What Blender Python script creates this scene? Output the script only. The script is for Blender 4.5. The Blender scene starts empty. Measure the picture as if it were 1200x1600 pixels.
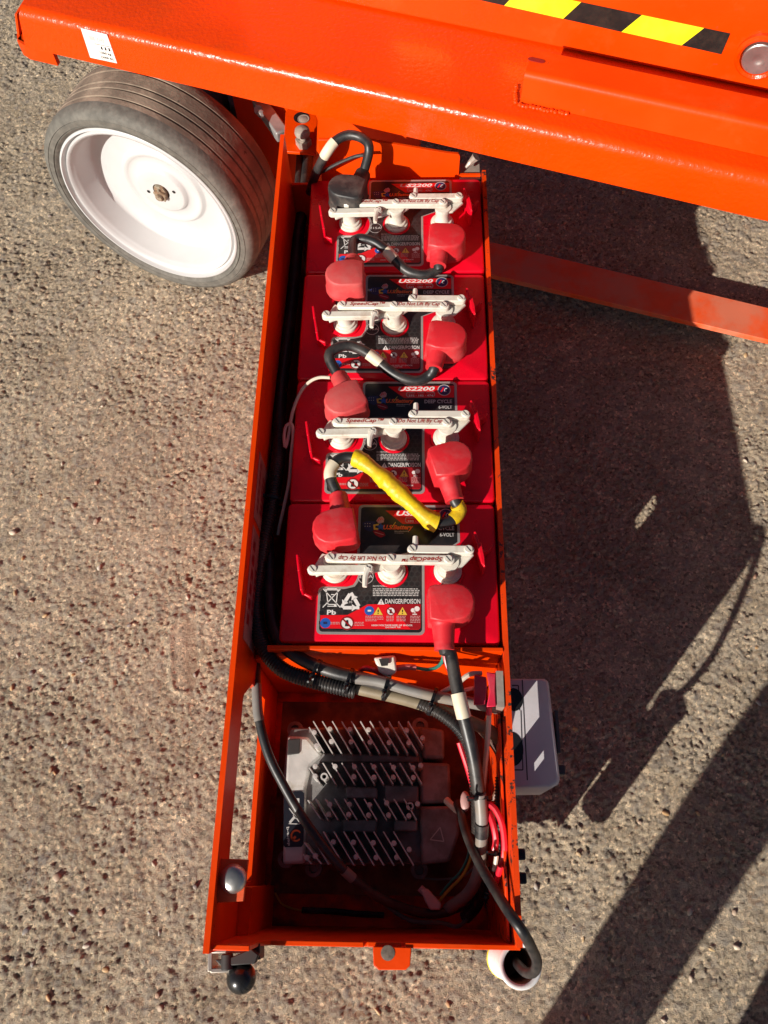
import bpy, bmesh, math, random
import numpy as np
from mathutils import Vector, Matrix

# ------------------------------------------------------------------ camera, sky, sun, exposure
sc = bpy.context.scene
C = sc.collection
CAM = np.array([0.1498, -0.2448, 1.2939])
FPX = 1260.03                                     # focal length in pixels of the 1200x1600 frame
RX, RY, RZ = 0.4206, 0.0234, 0.0162
cam = bpy.data.cameras.new("camera")
cam.sensor_fit = 'VERTICAL'
cam.sensor_height = 24.0
cam.sensor_width = 18.0
cam.lens = FPX / 1600 * 24.0
cam.clip_start = 0.01
cam.clip_end = 500
cam_o = bpy.data.objects.new("camera", cam)
C.objects.link(cam_o)
cam_o.location = CAM
cam_o.rotation_euler = (RX, RY, RZ)
sc.camera = cam_o

SUN_DIR = Vector((1.29, 1.56, -1.0)).normalized()  # way the light travels
SUN_EL = math.asin(-SUN_DIR.z)
SUN_AZ = math.atan2(-SUN_DIR.x, -SUN_DIR.y)        # compass angle of the sun from +Y towards +X
w = bpy.data.worlds.new("World")
sc.world = w
w.use_nodes = True
wn = w.node_tree
bg = wn.nodes["Background"]
sky = wn.nodes.new("ShaderNodeTexSky")
sky.sky_type = 'NISHITA'
sky.sun_disc = False
sky.sun_elevation = SUN_EL
sky.sun_rotation = SUN_AZ
sky.air_density = 0.5
sky.dust_density = 1.6
sky.ozone_density = 0.6
wn.links.new(sky.outputs[0], bg.inputs[0])
bg.inputs[1].default_value = 0.05
sun = bpy.data.lights.new("sun", 'SUN')
sun.energy = 5.0
sun.angle = math.radians(0.53)
sun.color = (1.0, 0.94, 0.85)
sun_o = bpy.data.objects.new("sun", sun)
C.objects.link(sun_o)
sun_o.location = (-2, -2.5, 3)
sun_o.rotation_euler = SUN_DIR.to_track_quat('-Z', 'Y').to_euler()
sc.view_settings.view_transform = 'Standard'
sc.view_settings.look = 'None'
sc.view_settings.gamma = 1
sc.view_settings.use_curve_mapping = False
sc.view_settings.exposure = 0.38

random.seed(7)
rng = np.random.default_rng(11)

# ------------------------------------------------------------------ measuring: photo pixel -> place
_a, _b, _c = RX, RY, RZ
_X = np.array([[1, 0, 0], [0, math.cos(_a), -math.sin(_a)], [0, math.sin(_a), math.cos(_a)]])
_Y = np.array([[math.cos(_b), 0, math.sin(_b)], [0, 1, 0], [-math.sin(_b), 0, math.cos(_b)]])
_Z = np.array([[math.cos(_c), -math.sin(_c), 0], [math.sin(_c), math.cos(_c), 0], [0, 0, 1]])
RM = _Z @ _Y @ _X

def at(u, v, z):
    d = RM @ np.array([(u - 600) / FPX, -(v - 800) / FPX, -1.0])
    t = (z - CAM[2]) / d[2]
    return Vector(CAM + t * d)

def onp(u, v, pt, n):
    d = RM @ np.array([(u - 600) / FPX, -(v - 800) / FPX, -1.0])
    n = np.array(n, float)
    t = ((np.array(pt, float) - CAM) @ n) / (d @ n)
    return Vector(CAM + t * d)

# ------------------------------------------------------------------ materials
def mat(name, col, rough=0.5, metal=0.0, spec=0.5, noise=0.0, nscale=40, dust=None, dust_amt=0.0, dscale=18,
        bump=0.0, bscale=300, coat=0.0, extra=None, spread=(0.45, 0.62), rvar=0.0):
    m = bpy.data.materials.new(name)
    m.use_nodes = True
    nt = m.node_tree
    N, K = nt.nodes, nt.links
    p = N["Principled BSDF"]
    p.inputs["Roughness"].default_value = rough
    p.inputs["Metallic"].default_value = metal
    p.inputs["Specular IOR Level"].default_value = spec
    p.inputs["Coat Weight"].default_value = coat
    p.inputs["Coat Roughness"].default_value = 0.12
    tc = N.new("ShaderNodeTexCoord")
    oi = N.new("ShaderNodeObjectInfo")
    vm = N.new("ShaderNodeVectorMath"); vm.operation = 'ADD'
    geo = N.new("ShaderNodeNewGeometry")
    K.new(geo.outputs["Position"], vm.inputs[0])
    K.new(oi.outputs["Random"], vm.inputs[1])
    pos = vm.outputs[0]
    cur = None
    rgb = N.new("ShaderNodeRGB"); rgb.outputs[0].default_value = (*col, 1)
    cur = rgb.outputs[0]
    if noise > 0:
        n1 = N.new("ShaderNodeTexNoise"); n1.inputs["Scale"].default_value = nscale; n1.inputs["Detail"].default_value = 6
        K.new(pos, n1.inputs["Vector"])
        mr = N.new("ShaderNodeMapRange"); mr.inputs[1].default_value = 0.3; mr.inputs[2].default_value = 0.7
        mr.inputs[3].default_value = 1 - noise; mr.inputs[4].default_value = 1 + noise
        K.new(n1.outputs["Fac"], mr.inputs[0])
        hs = N.new("ShaderNodeHueSaturation")
        K.new(mr.outputs[0], hs.inputs["Value"]); K.new(cur, hs.inputs["Color"])
        cur = hs.outputs[0]
        if rvar > 0:
            m2 = N.new("ShaderNodeMapRange"); m2.inputs[1].default_value = 0.3; m2.inputs[2].default_value = 0.7
            m2.inputs[3].default_value = rough - rvar; m2.inputs[4].default_value = rough + rvar
            K.new(n1.outputs["Fac"], m2.inputs[0]); K.new(m2.outputs[0], p.inputs["Roughness"])
    if dust is not None:
        n2 = N.new("ShaderNodeTexNoise"); n2.inputs["Scale"].default_value = dscale; n2.inputs["Detail"].default_value = 8
        n2.inputs["Roughness"].default_value = 0.65
        K.new(pos, n2.inputs["Vector"])
        mr = N.new("ShaderNodeMapRange"); mr.inputs[1].default_value = spread[0]; mr.inputs[2].default_value = spread[1]
        mr.inputs[4].default_value = dust_amt
        K.new(n2.outputs["Fac"], mr.inputs[0])
        mx = N.new("ShaderNodeMix"); mx.data_type = 'RGBA'
        K.new(mr.outputs[0], mx.inputs[0]); K.new(cur, mx.inputs[6]); mx.inputs[7].default_value = (*dust, 1)
        cur = mx.outputs[2]
    K.new(cur, p.inputs["Base Color"])
    if bump > 0:
        n3 = N.new("ShaderNodeTexNoise"); n3.inputs["Scale"].default_value = bscale; n3.inputs["Detail"].default_value = 4
        K.new(pos, n3.inputs["Vector"])
        b = N.new("ShaderNodeBump"); b.inputs["Strength"].default_value = bump; b.inputs["Distance"].default_value = 0.001
        K.new(n3.outputs["Fac"], b.inputs["Height"]); K.new(b.outputs[0], p.inputs["Normal"])
    if extra:
        extra(nt, p, cur, pos)
    return m

def chips(col, scale, lo, hi):
    def f(nt, p, cur, pos):
        N, K = nt.nodes, nt.links
        n = N.new("ShaderNodeTexNoise"); n.inputs["Scale"].default_value = scale; n.inputs["Detail"].default_value = 9
        n.inputs["Roughness"].default_value = 0.7
        K.new(pos, n.inputs["Vector"])
        mr = N.new("ShaderNodeMapRange"); mr.inputs[1].default_value = lo; mr.inputs[2].default_value = hi
        K.new(n.outputs["Fac"], mr.inputs[0])
        mx = N.new("ShaderNodeMix"); mx.data_type = 'RGBA'
        K.new(mr.outputs[0], mx.inputs[0]); K.new(cur, mx.inputs[6]); mx.inputs[7].default_value = (*col, 1)
        K.new(mx.outputs[2], p.inputs["Base Color"])
    return f

ORANGE = (0.75, 0.050, 0.0002)
DUSTC = (0.42, 0.30, 0.21)
M = {}
M['orange'] = mat('orange_paint', ORANGE, 0.40, spec=0.2, noise=0.12, nscale=9, dust=(0.60, 0.11, 0.02), dust_amt=0.3, dscale=14, spread=(0.54, 0.72),
                  bump=0.2, bscale=150, coat=0.03, rvar=0.1, extra=chips((0.20, 0.045, 0.018), 60, 0.665, 0.69))
M['orange_gloss'] = mat('orange_gloss_paint', ORANGE, 0.25, spec=0.3, noise=0.10, nscale=7, bump=1.0, bscale=150, coat=0.14, rvar=0.08,
                        dust=(0.42, 0.05, 0.004), dust_amt=0.3, dscale=22, spread=(0.55, 0.7),
                        extra=chips((0.16, 0.03, 0.012), 75, 0.69, 0.71))
M['orange_chip'] = mat('chipped_orange_paint', ORANGE, 0.4, noise=0.12, nscale=12, bump=0.2, bscale=200,
                       extra=chips((0.035, 0.024, 0.020), 60, 0.555, 0.59))
M['orange_grimy'] = mat('grimy_orange_paint', (0.62, 0.036, 0.002), 0.55, spec=0.25, noise=0.15, nscale=20, dust=(0.09, 0.035, 0.02), dust_amt=0.85, dscale=17, spread=(0.42, 0.62), bump=0.3, bscale=220)
M['orange_dusty'] = mat('dusty_orange_paint', (0.80, 0.085, 0.012), 0.55, noise=0.12, nscale=14, dust=(0.55, 0.24, 0.15), dust_amt=0.55, dscale=11,
                        spread=(0.42, 0.62), bump=0.15, bscale=250)
M['rust'] = mat('rusty_floor', (0.20, 0.085, 0.042), 0.85, noise=0.5, nscale=30, dust=(0.07, 0.038, 0.026), dust_amt=0.8, dscale=24, bump=0.5, bscale=180)
M['battery'] = mat('battery_red_plastic', (0.76, 0.002, 0.018), 0.32, spec=0.4, noise=0.07, nscale=30, dust=(0.55, 0.03, 0.035), dust_amt=0.3, dscale=16,
                   spread=(0.52, 0.7), bump=0.06, bscale=500, rvar=0.08)
M['boot'] = mat('boot_red_rubber', (0.60, 0.016, 0.024), 0.5, noise=0.08, nscale=40, dust=(0.52, 0.10, 0.10), dust_amt=0.45, dscale=30, spread=(0.48, 0.66),
                bump=0.15, bscale=300)
M['boot_dusty'] = mat('boot_red_rubber_dusty', (0.55, 0.03, 0.035), 0.6, noise=0.12, nscale=40, dust=(0.48, 0.16, 0.14), dust_amt=0.6, dscale=14,
                      spread=(0.40, 0.66), bump=0.15, bscale=300)
M['boot_black'] = mat('boot_black_rubber', (0.022, 0.021, 0.021), 0.5, noise=0.2, nscale=40, dust=(0.16, 0.13, 0.11), dust_amt=0.5, dscale=30, bump=0.2, bscale=300)
M['cable'] = mat('black_cable_rubber', (0.016, 0.016, 0.017), 0.42, noise=0.25, nscale=50, dust=(0.12, 0.10, 0.085), dust_amt=0.35, dscale=35, bump=0.1, bscale=400)
M['conduit'] = mat('black_conduit', (0.014, 0.013, 0.013), 0.4, noise=0.2, nscale=50, dust=(0.10, 0.075, 0.06), dust_amt=0.35, dscale=30)
M['greycable'] = mat('grey_cable_sheath', (0.20, 0.185, 0.17), 0.45, noise=0.15, nscale=40, dust=(0.26, 0.2, 0.14), dust_amt=0.5, dscale=25)
M['tancable'] = mat('tan_cable_sheath', (0.24, 0.19, 0.12), 0.5, noise=0.15, nscale=40, dust=(0.12, 0.09, 0.06), dust_amt=0.5, dscale=25)
M['redwire'] = mat('red_wire', (0.62, 0.012, 0.03), 0.35, noise=0.08)
M['redfuse'] = mat('red_fuse_plastic', (0.60, 0.02, 0.055), 0.35, noise=0.08, dust=(0.6, 0.2, 0.2), dust_amt=0.3)
M['whitewire'] = mat('white_wire', (0.62, 0.52, 0.42), 0.45, noise=0.1)
M['greenwire'] = mat('green_wire', (0.03, 0.22, 0.16), 0.4, noise=0.1)
M['yellowwire'] = mat('yellow_wire', (0.5, 0.32, 0.04), 0.45, noise=0.1)
M['cream'] = mat('cream_marker', (0.72, 0.62, 0.46), 0.5, noise=0.1, nscale=60, dust=(0.4, 0.3, 0.2), dust_amt=0.3)
M['capwhite'] = mat('cap_white_plastic', (0.70, 0.655, 0.565), 0.4, noise=0.07, nscale=50, dust=(0.40, 0.27, 0.17), dust_amt=0.55, dscale=45, spread=(0.52, 0.68))
M['capred'] = mat('cap_red_print', (0.34, 0.02, 0.012), 0.6, noise=0.2, nscale=90)
M['yellow'] = mat('yellow_tape', (0.74, 0.50, 0.008), 0.42, spec=0.35, noise=0.12, nscale=60, dust=(0.42, 0.24, 0.02), dust_amt=0.6, dscale=60, bump=1.0, bscale=120)
M['tapeyellow'] = mat('hazard_yellow', (0.83, 0.74, 0.015), 0.35, noise=0.05, nscale=20, dust=(0.5, 0.42, 0.1), dust_amt=0.15)
M['tapeblack'] = mat('hazard_black', (0.014, 0.011, 0.010), 0.5, spec=0.3, noise=0.2, nscale=40, dust=(0.06, 0.035, 0.025), dust_amt=0.35, dscale=60)
M['rubber'] = mat('tyre_rubber', (0.20, 0.15, 0.112), 0.85, noise=0.18, nscale=22, dust=(0.33, 0.25, 0.185), dust_amt=0.8, dscale=22, bump=0.8, bscale=220,
                  extra=chips((0.06, 0.048, 0.04), 70, 0.62, 0.68))
M['sidewall'] = mat('tyre_sidewall_rubber', (0.125, 0.117, 0.10), 0.75, noise=0.25, nscale=70, dust=(0.085, 0.08, 0.07), dust_amt=0.6, dscale=90, bump=0.8, bscale=140)
M['rim'] = mat('white_rim_paint', (0.50, 0.505, 0.505), 0.36, spec=0.35, noise=0.04, nscale=14, dust=(0.34, 0.30, 0.26), dust_amt=0.14, dscale=26, spread=(0.55, 0.75), bump=0.05, bscale=200)
M['rusthub'] = mat('rusty_hub', (0.20, 0.12, 0.07), 0.75, noise=0.5, nscale=120, dust=(0.32, 0.29, 0.22), dust_amt=0.8, dscale=90)
M['steel'] = mat('bright_steel', (0.52, 0.51, 0.48), 0.34, metal=0.85, noise=0.15, nscale=60, dust=(0.3, 0.25, 0.2), dust_amt=0.4)
M['zinc'] = mat('zinc_plate', (0.48, 0.45, 0.41), 0.42, metal=0.6, noise=0.2, nscale=60, dust=(0.3, 0.22, 0.16), dust_amt=0.5)
M['bolt'] = mat('dull_bolt', (0.42, 0.37, 0.32), 0.5, metal=0.35, noise=0.2, nscale=80, dust=(0.4, 0.3, 0.23), dust_amt=0.6)
M['alu'] = mat('cast_aluminium', (0.54, 0.52, 0.49), 0.5, metal=0.1, noise=0.14, nscale=45, dust=(0.36, 0.29, 0.2), dust_amt=0.6, dscale=35, spread=(0.5, 0.68), bump=0.2, bscale=300)
M['aludark'] = mat('dirty_aluminium', (0.22, 0.21, 0.205), 0.6, metal=0.1, noise=0.35, nscale=40, dust=(0.10, 0.08, 0.07), dust_amt=0.7, dscale=30, bump=0.2, bscale=300)
M['blackplastic'] = mat('black_plastic', (0.012, 0.012, 0.013), 0.25, noise=0.2, nscale=60)
M['greybox'] = mat('pale_grey_plastic', (0.56, 0.53, 0.55), 0.45, noise=0.05, nscale=30, dust=(0.4, 0.35, 0.3), dust_amt=0.25, bump=0.08, bscale=400)
M['seam'] = mat('dark_seam', (0.05, 0.045, 0.05), 0.6)
M['tubewhite'] = mat('white_tube_plastic', (0.68, 0.68, 0.68), 0.4, noise=0.06, nscale=40, dust=(0.45, 0.36, 0.28), dust_amt=0.3, dscale=40)
M['darksteel'] = mat('dark_steel', (0.03, 0.027, 0.026), 0.6, noise=0.3, nscale=40)
M['galv'] = mat('galvanised_bar', (0.30, 0.29, 0.28), 0.5, metal=0.4, noise=0.25, nscale=50)
M['silver'] = mat('label_silver', (0.40, 0.38, 0.36), 0.32, metal=0.35, noise=0.08, nscale=80)
M['lblack'] = mat('label_black', (0.014, 0.013, 0.014), 0.32, noise=0.2, nscale=50, dust=(0.07, 0.05, 0.045), dust_amt=0.35, dscale=40)
M['lhex'] = mat('label_hex_grey', (0.05, 0.048, 0.048), 0.35)
M['lred'] = mat('label_red', (0.74, 0.008, 0.014), 0.32, noise=0.08, nscale=50)
M['lred2'] = mat('label_dark_red', (0.28, 0.008, 0.012), 0.35, noise=0.08, nscale=50)
M['lwhite'] = mat('label_white', (0.75, 0.73, 0.70), 0.4)
M['lgrey'] = mat('label_grey', (0.52, 0.50, 0.48), 0.4)
M['lblue'] = mat('label_blue', (0.02, 0.10, 0.42), 0.4)
M['lnavy'] = mat('label_navy', (0.02, 0.025, 0.10), 0.4)
M['lorange'] = mat('label_orange', (0.80, 0.14, 0.03), 0.4)
M['lyellow'] = mat('label_yellow', (0.72, 0.50, 0.06), 0.4)
M['lpink'] = mat('label_faded', (0.55, 0.33, 0.32), 0.5)
M['decal'] = mat('pale_decal', (0.78, 0.77, 0.74), 0.35, noise=0.04, nscale=40, dust=(0.6, 0.5, 0.4), dust_amt=0.3, dscale=60)
M['decaldim'] = mat('dull_decal', (0.40, 0.19, 0.16), 0.5, noise=0.2, nscale=60)
M['denim'] = mat('dark_trouser_cloth', (0.03, 0.035, 0.05), 0.9, noise=0.2, nscale=60)
M['shirt'] = mat('grey_shirt_cloth', (0.16, 0.16, 0.17), 0.9, noise=0.2, nscale=60)
M['skin'] = mat('skin_tone', (0.45, 0.26, 0.18), 0.55)
M['hair'] = mat('dark_hair', (0.02, 0.015, 0.01), 0.6)

# ------------------------------------------------------------------ mesh collecting
class G:
    """collects shapes in world coordinates, builds ONE mesh object"""
    def __init__(s): s.v = []; s.f = []; s.m = []; s.sm = []
    def add(s, vs, fs, m=0, smooth=False):
        o = len(s.v)
        s.v += [tuple(x) for x in vs]
        for f in fs:
            s.f.append([o + i for i in f]); s.m.append(m); s.sm.append(smooth)
        return s
    def box(s, a, b, m=0):
        x0, y0, z0 = a; x1, y1, z1 = b
        vs = [(x0, y0, z0), (x1, y0, z0), (x1, y1, z0), (x0, y1, z0), (x0, y0, z1), (x1, y0, z1), (x1, y1, z1), (x0, y1, z1)]
        return s.add(vs, [(3, 2, 1, 0), (4, 5, 6, 7), (0, 1, 5, 4), (1, 2, 6, 5), (2, 3, 7, 6), (3, 0, 4, 7)], m)
    def loft(s, A, B, m=0, caps=True, smooth=False):
        n = len(A)
        fs = [(i, (i + 1) % n, n + (i + 1) % n, n + i) for i in range(n)]
        o = len(s.v)
        s.add(list(A) + list(B), fs, m, smooth)
        if caps:
            s.f.append([o + i for i in range(n)][::-1]); s.m.append(m); s.sm.append(False)
            s.f.append([o + n + i for i in range(n)]); s.m.append(m); s.sm.append(False)
        return s
    def prism(s, poly, z0, z1, m=0):                       # plan polygon (ccw), vertical sides
        return s.loft([(p[0], p[1], z0) for p in poly], [(p[0], p[1], z1) for p in poly], m)
    def plate(s, pts, d, m=0):                             # any planar polygon pushed along vector d
        d = Vector(d)
        return s.loft([Vector(p) for p in pts], [Vector(p) + d for p in pts], m)
    def tube(s, path, r, n=10, m=0, caps=True, rf=None):
        P = [Vector(p) for p in path]
        T = []
        for i in range(len(P)):
            t = P[min(i + 1, len(P) - 1)] - P[max(i - 1, 0)]
            T.append(t.normalized() if t.length > 1e-9 else Vector((0, 0, 1)))
        up = Vector((0, 0, 1)) if abs(T[0].z) < 0.9 else Vector((0, 1, 0))
        u = (up - T[0] * up.dot(T[0])).normalized()
        vs = []
        for i, p in enumerate(P):
            u = (u - T[i] * u.dot(T[i])).normalized()
            b = T[i].cross(u)
            rr = rf(i) if rf else r
            for k in range(n):
                a = 2 * math.pi * k / n
                vs.append(p + (u * math.cos(a) + b * math.sin(a)) * rr)
        fs = []
        for i in range(len(P) - 1):
            for k in range(n):
                fs.append((i * n + k, i * n + (k + 1) % n, (i + 1) * n + (k + 1) % n, (i + 1) * n + k))
        o = len(s.v)
        s.add(vs, fs, m, True)
        if caps:
            s.f.append([o + k for k in range(n)][::-1]); s.m.append(m); s.sm.append(False)
            e = o + (len(P) - 1) * n
            s.f.append([e + k for k in range(n)]); s.m.append(m); s.sm.append(False)
        return s
    def lathe(s, prof, org, axis, n=48, m=0, a0=0, smooth=True, closed=False):
        ax = Vector(axis).normalized()
        up = Vector((0, 0, 1)) if abs(ax.z) < 0.9 else Vector((1, 0, 0))
        u = (up - ax * up.dot(ax)).normalized(); b = ax.cross(u)
        org = Vector(org); vs = []
        for (r, h) in prof:
            for k in range(n):
                a = 2 * math.pi * k / n + a0
                vs.append(org + ax * h + (u * math.cos(a) + b * math.sin(a)) * max(r, 1e-5))
        fs = []
        q = len(prof)
        for i in range(q if closed else q - 1):
            j = (i + 1) % q
            for k in range(n):
                fs.append((i * n + k, i * n + (k + 1) % n, j * n + (k + 1) % n, j * n + k))
        return s.add(vs, fs, m, smooth)
    def cyl(s, a, b, r, n=16, m=0):
        return s.tube([a, b], r, n, m)
    def ball(s, c, rx, ry=None, rz=None, m=0, n=14):
        ry = ry or rx; rz = rz or rx
        vs = []; fs = []
        h = n // 2
        for i in range(h + 1):
            t = math.pi * i / h
            for k in range(n):
                a = 2 * math.pi * k / n
                vs.append((c[0] + rx * math.sin(t) * math.cos(a), c[1] + ry * math.sin(t) * math.sin(a), c[2] + rz * math.cos(t)))
        for i in range(h):
            for k in range(n):
                fs.append((i * n + k, (i + 1) * n + k, (i + 1) * n + (k + 1) % n, i * n + (k + 1) % n))
        return s.add(vs, fs, m, True)
    def mesh(s, name, mats, org=(0, 0, 0), sharp=35):
        me = bpy.data.meshes.new(name)
        o = Vector(org)
        me.from_pydata([Vector(v) - o for v in s.v], [], s.f)
        if not isinstance(mats, (list, tuple)): mats = [mats]
        for x in mats: me.materials.append(M[x] if isinstance(x, str) else x)
        me.polygons.foreach_set('material_index', s.m)
        me.polygons.foreach_set('use_smooth', s.sm)
        bm = bmesh.new(); bm.from_mesh(me)
        bmesh.ops.remove_doubles(bm, verts=bm.verts, dist=1e-7)
        bmesh.ops.recalc_face_normals(bm, faces=bm.faces)
        bm.to_mesh(me); bm.free()
        me.update()
        try: me.set_sharp_from_angle(angle=math.radians(sharp))
        except Exception: pass
        return me
    def build(s, name, mats, parent=None, bevel=0, seg=2, sharp=35, norecalc=False):
        org = parent_origin(parent)
        me = s.mesh(name, mats, org, sharp)
        o = bpy.data.objects.new(name, me)
        C.objects.link(o)
        if parent: o.parent = parent
        if bevel:
            md = o.modifiers.new('edge', 'BEVEL'); md.width = bevel; md.segments = seg
            md.limit_method = 'ANGLE'; md.angle_limit = math.radians(40); md.harden_normals = False
            for p in me.polygons: p.use_smooth = True
        return o

def parent_origin(p):
    v = Vector((0, 0, 0))
    while p is not None:
        v += Vector(p.location); p = p.parent
    return v

def tag(o, label=None, cat=None, group=None, kind=None):
    if label: o['label'] = label
    if cat: o['category'] = cat
    if group: o['group'] = group
    if kind: o['kind'] = kind
    return o

def thing(name, label, cat, loc, group=None):
    o = bpy.data.objects.new(name, None)
    o.empty_display_size = 0.05
    C.objects.link(o); o.location = loc
    return tag(o, label, cat, group)

def smooth_path(pts, step=0.004):
    P = [Vector(p) for p in pts]
    if len(P) == 2:
        n = max(2, int((P[1] - P[0]).length / step)); return [P[0].lerp(P[1], i / n) for i in range(n + 1)]
    Q = [P[0] * 2 - P[1]] + P + [P[-1] * 2 - P[-2]]
    out = []
    for i in range(1, len(Q) - 2):
        p0, p1, p2, p3 = Q[i - 1], Q[i], Q[i + 1], Q[i + 2]
        n = max(2, int((p2 - p1).length / step))
        for k in range(n):
            t = k / n
            out.append(0.5 * ((2 * p1) + (p2 - p0) * t + (2 * p0 - 5 * p1 + 4 * p2 - p3) * t * t + (3 * p1 - p0 - 3 * p2 + p3) * t ** 3))
    out.append(P[-1])
    # even spacing
    res = [out[0]]; acc = 0.0
    for a, b in zip(out, out[1:]):
        seg = (b - a).length
        d = step - acc
        while d <= seg and seg > 0:
            res.append(a.lerp(b, d / seg)); d += step
        acc = (acc + seg) % step if step > 0 else 0
    res.append(out[-1])
    return res

def pix(*q):                                               # list of (u, v, z) -> points
    return [at(*a) for a in q]

def wire(name, pts, r, mt, parent=None, n=8, step=0.005):
    return G().tube(smooth_path(pts, step), r, n).build(name, mt, parent)

def band(name, main, a, b, r, mt, parent, n=12, rf=None, step=0.003):
    P_ = smooth_path(main, step)
    va, vb = at(*a), at(*b)
    i = min(range(len(P_)), key=lambda k: (P_[k] - va).length); j = min(range(len(P_)), key=lambda k: (P_[k] - vb).length)
    if i > j: i, j = j, i
    return G().tube(P_[i:max(j, i + 2) + 1], r, n, rf=rf).build(name, mt, parent, sharp=45)

def corrugated(name, pts, r, mt, parent=None, pitch=0.0036, n=12, depth=0.16):
    path = smooth_path(pts, pitch / 4)
    return G().tube(path, r, n, rf=lambda i: r * (1 - depth * (1 if i % 4 in (2, 3) else 0))).build(name, mt, parent, sharp=60)

_text = {}
def text_geo(s, shear=0.0, bold=0.0):
    k = (s, shear, bold)
    if k in _text: return _text[k]
    cu = bpy.data.curves.new('lettering', 'FONT')
    cu.body = s; cu.size = 1; cu.shear = shear; cu.offset = bold; cu.resolution_u = 2
    ob = bpy.data.objects.new('lettering', cu); C.objects.link(ob)
    dg = bpy.context.evaluated_depsgraph_get()
    me = ob.evaluated_get(dg).to_mesh()
    vs = [(v.co.x, v.co.y) for v in me.vertices]; fs = [tuple(p.vertices) for p in me.polygons]
    ob.evaluated_get(dg).to_mesh_clear()
    bpy.data.objects.remove(ob); bpy.data.curves.remove(cu)
    _text[k] = (vs, fs)
    return vs, fs

def put_text(g, s, org, ux, uy, width, height, m, shear=0.0, bold=0.0):
    """lettering fitted in a box: org = lower left corner, ux / uy unit vectors"""
    vs, fs = text_geo(s, shear, bold)
    xs = [v[0] for v in vs]; ys = [v[1] for v in vs]
    x0, x1, y0, y1 = min(xs), max(xs), min(ys), max(ys)
    org, ux, uy = Vector(org), Vector(ux), Vector(uy)
    g.add([org + ux * ((x - x0) / (x1 - x0) * width) + uy * ((y - y0) / (y1 - y0) * height) for x, y in vs], fs, m)

# ------------------------------------------------------------------ ground: weathered concrete with exposed stones
def hash2(ix, iy, k):
    h = (ix.astype(np.int64) * 374761393 + iy.astype(np.int64) * 668265263 + k * 974634777) & 0xFFFFFFFF
    h = ((h ^ (h >> 13)) * 1274126177) & 0xFFFFFFFF
    h = (h ^ (h >> 16)) & 0xFFFFFFFF
    return (h & 0xFFFFFF) / float(0x1000000)

def vnoise(x, y, k):
    ix = np.floor(x); iy = np.floor(y); fx = x - ix; fy = y - iy
    ux = fx * fx * (3 - 2 * fx); uy = fy * fy * (3 - 2 * fy)
    a = hash2(ix, iy, k); b = hash2(ix + 1, iy, k); c = hash2(ix, iy + 1, k); d = hash2(ix + 1, iy + 1, k)
    return (a * (1 - ux) + b * ux) * (1 - uy) + (c * (1 - ux) + d * ux) * uy

def rnoise(x, y, f, k):
    a = 0.0
    for j, th in enumerate((0.35 + k, 1.3 + 1.7 * k)):
        c, sn = math.cos(th), math.sin(th); ff = f * (1.0 if j == 0 else 1.27)
        a = a + vnoise((x * c - y * sn) * ff, (x * sn + y * c) * ff, 10 * k + j)
    return 0.5 + (a / 2 - 0.5) * 1.35

def stones(x, y, cell, prob, k, sharp=2.0):
    """domes on jittered cells: height 0..1 and a tone per stone"""
    gx = x / cell; gy = y / cell
    ix = np.floor(gx); iy = np.floor(gy)
    H = np.zeros_like(x); T = np.zeros_like(x)
    for dx in (-1, 0, 1):
        for dy in (-1, 0, 1):
            cx = ix + dx; cy = iy + dy
            on = hash2(cx, cy, k) < prob
            px = cx + 0.15 + 0.7 * hash2(cx, cy, k + 1); py = cy + 0.15 + 0.7 * hash2(cx, cy, k + 2)
            r = 0.22 + 0.38 * hash2(cx, cy, k + 3)
            an = hash2(cx, cy, k + 5) * 3.14159; el = 0.6 + 0.4 * hash2(cx, cy, k + 6)
            ddx = gx - px; ddy = gy - py
            ex = (ddx * np.cos(an) + ddy * np.sin(an)); ey = (-ddx * np.sin(an) + ddy * np.cos(an)) / el
            d = np.sqrt(ex * ex + ey * ey) / r
            h = np.where(on & (d < 1), 1 - d ** sharp, 0)
            t = hash2(cx, cy, k + 4)
            T = np.where(h > H, t, T); H = np.maximum(H, h)
    return H, T

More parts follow.
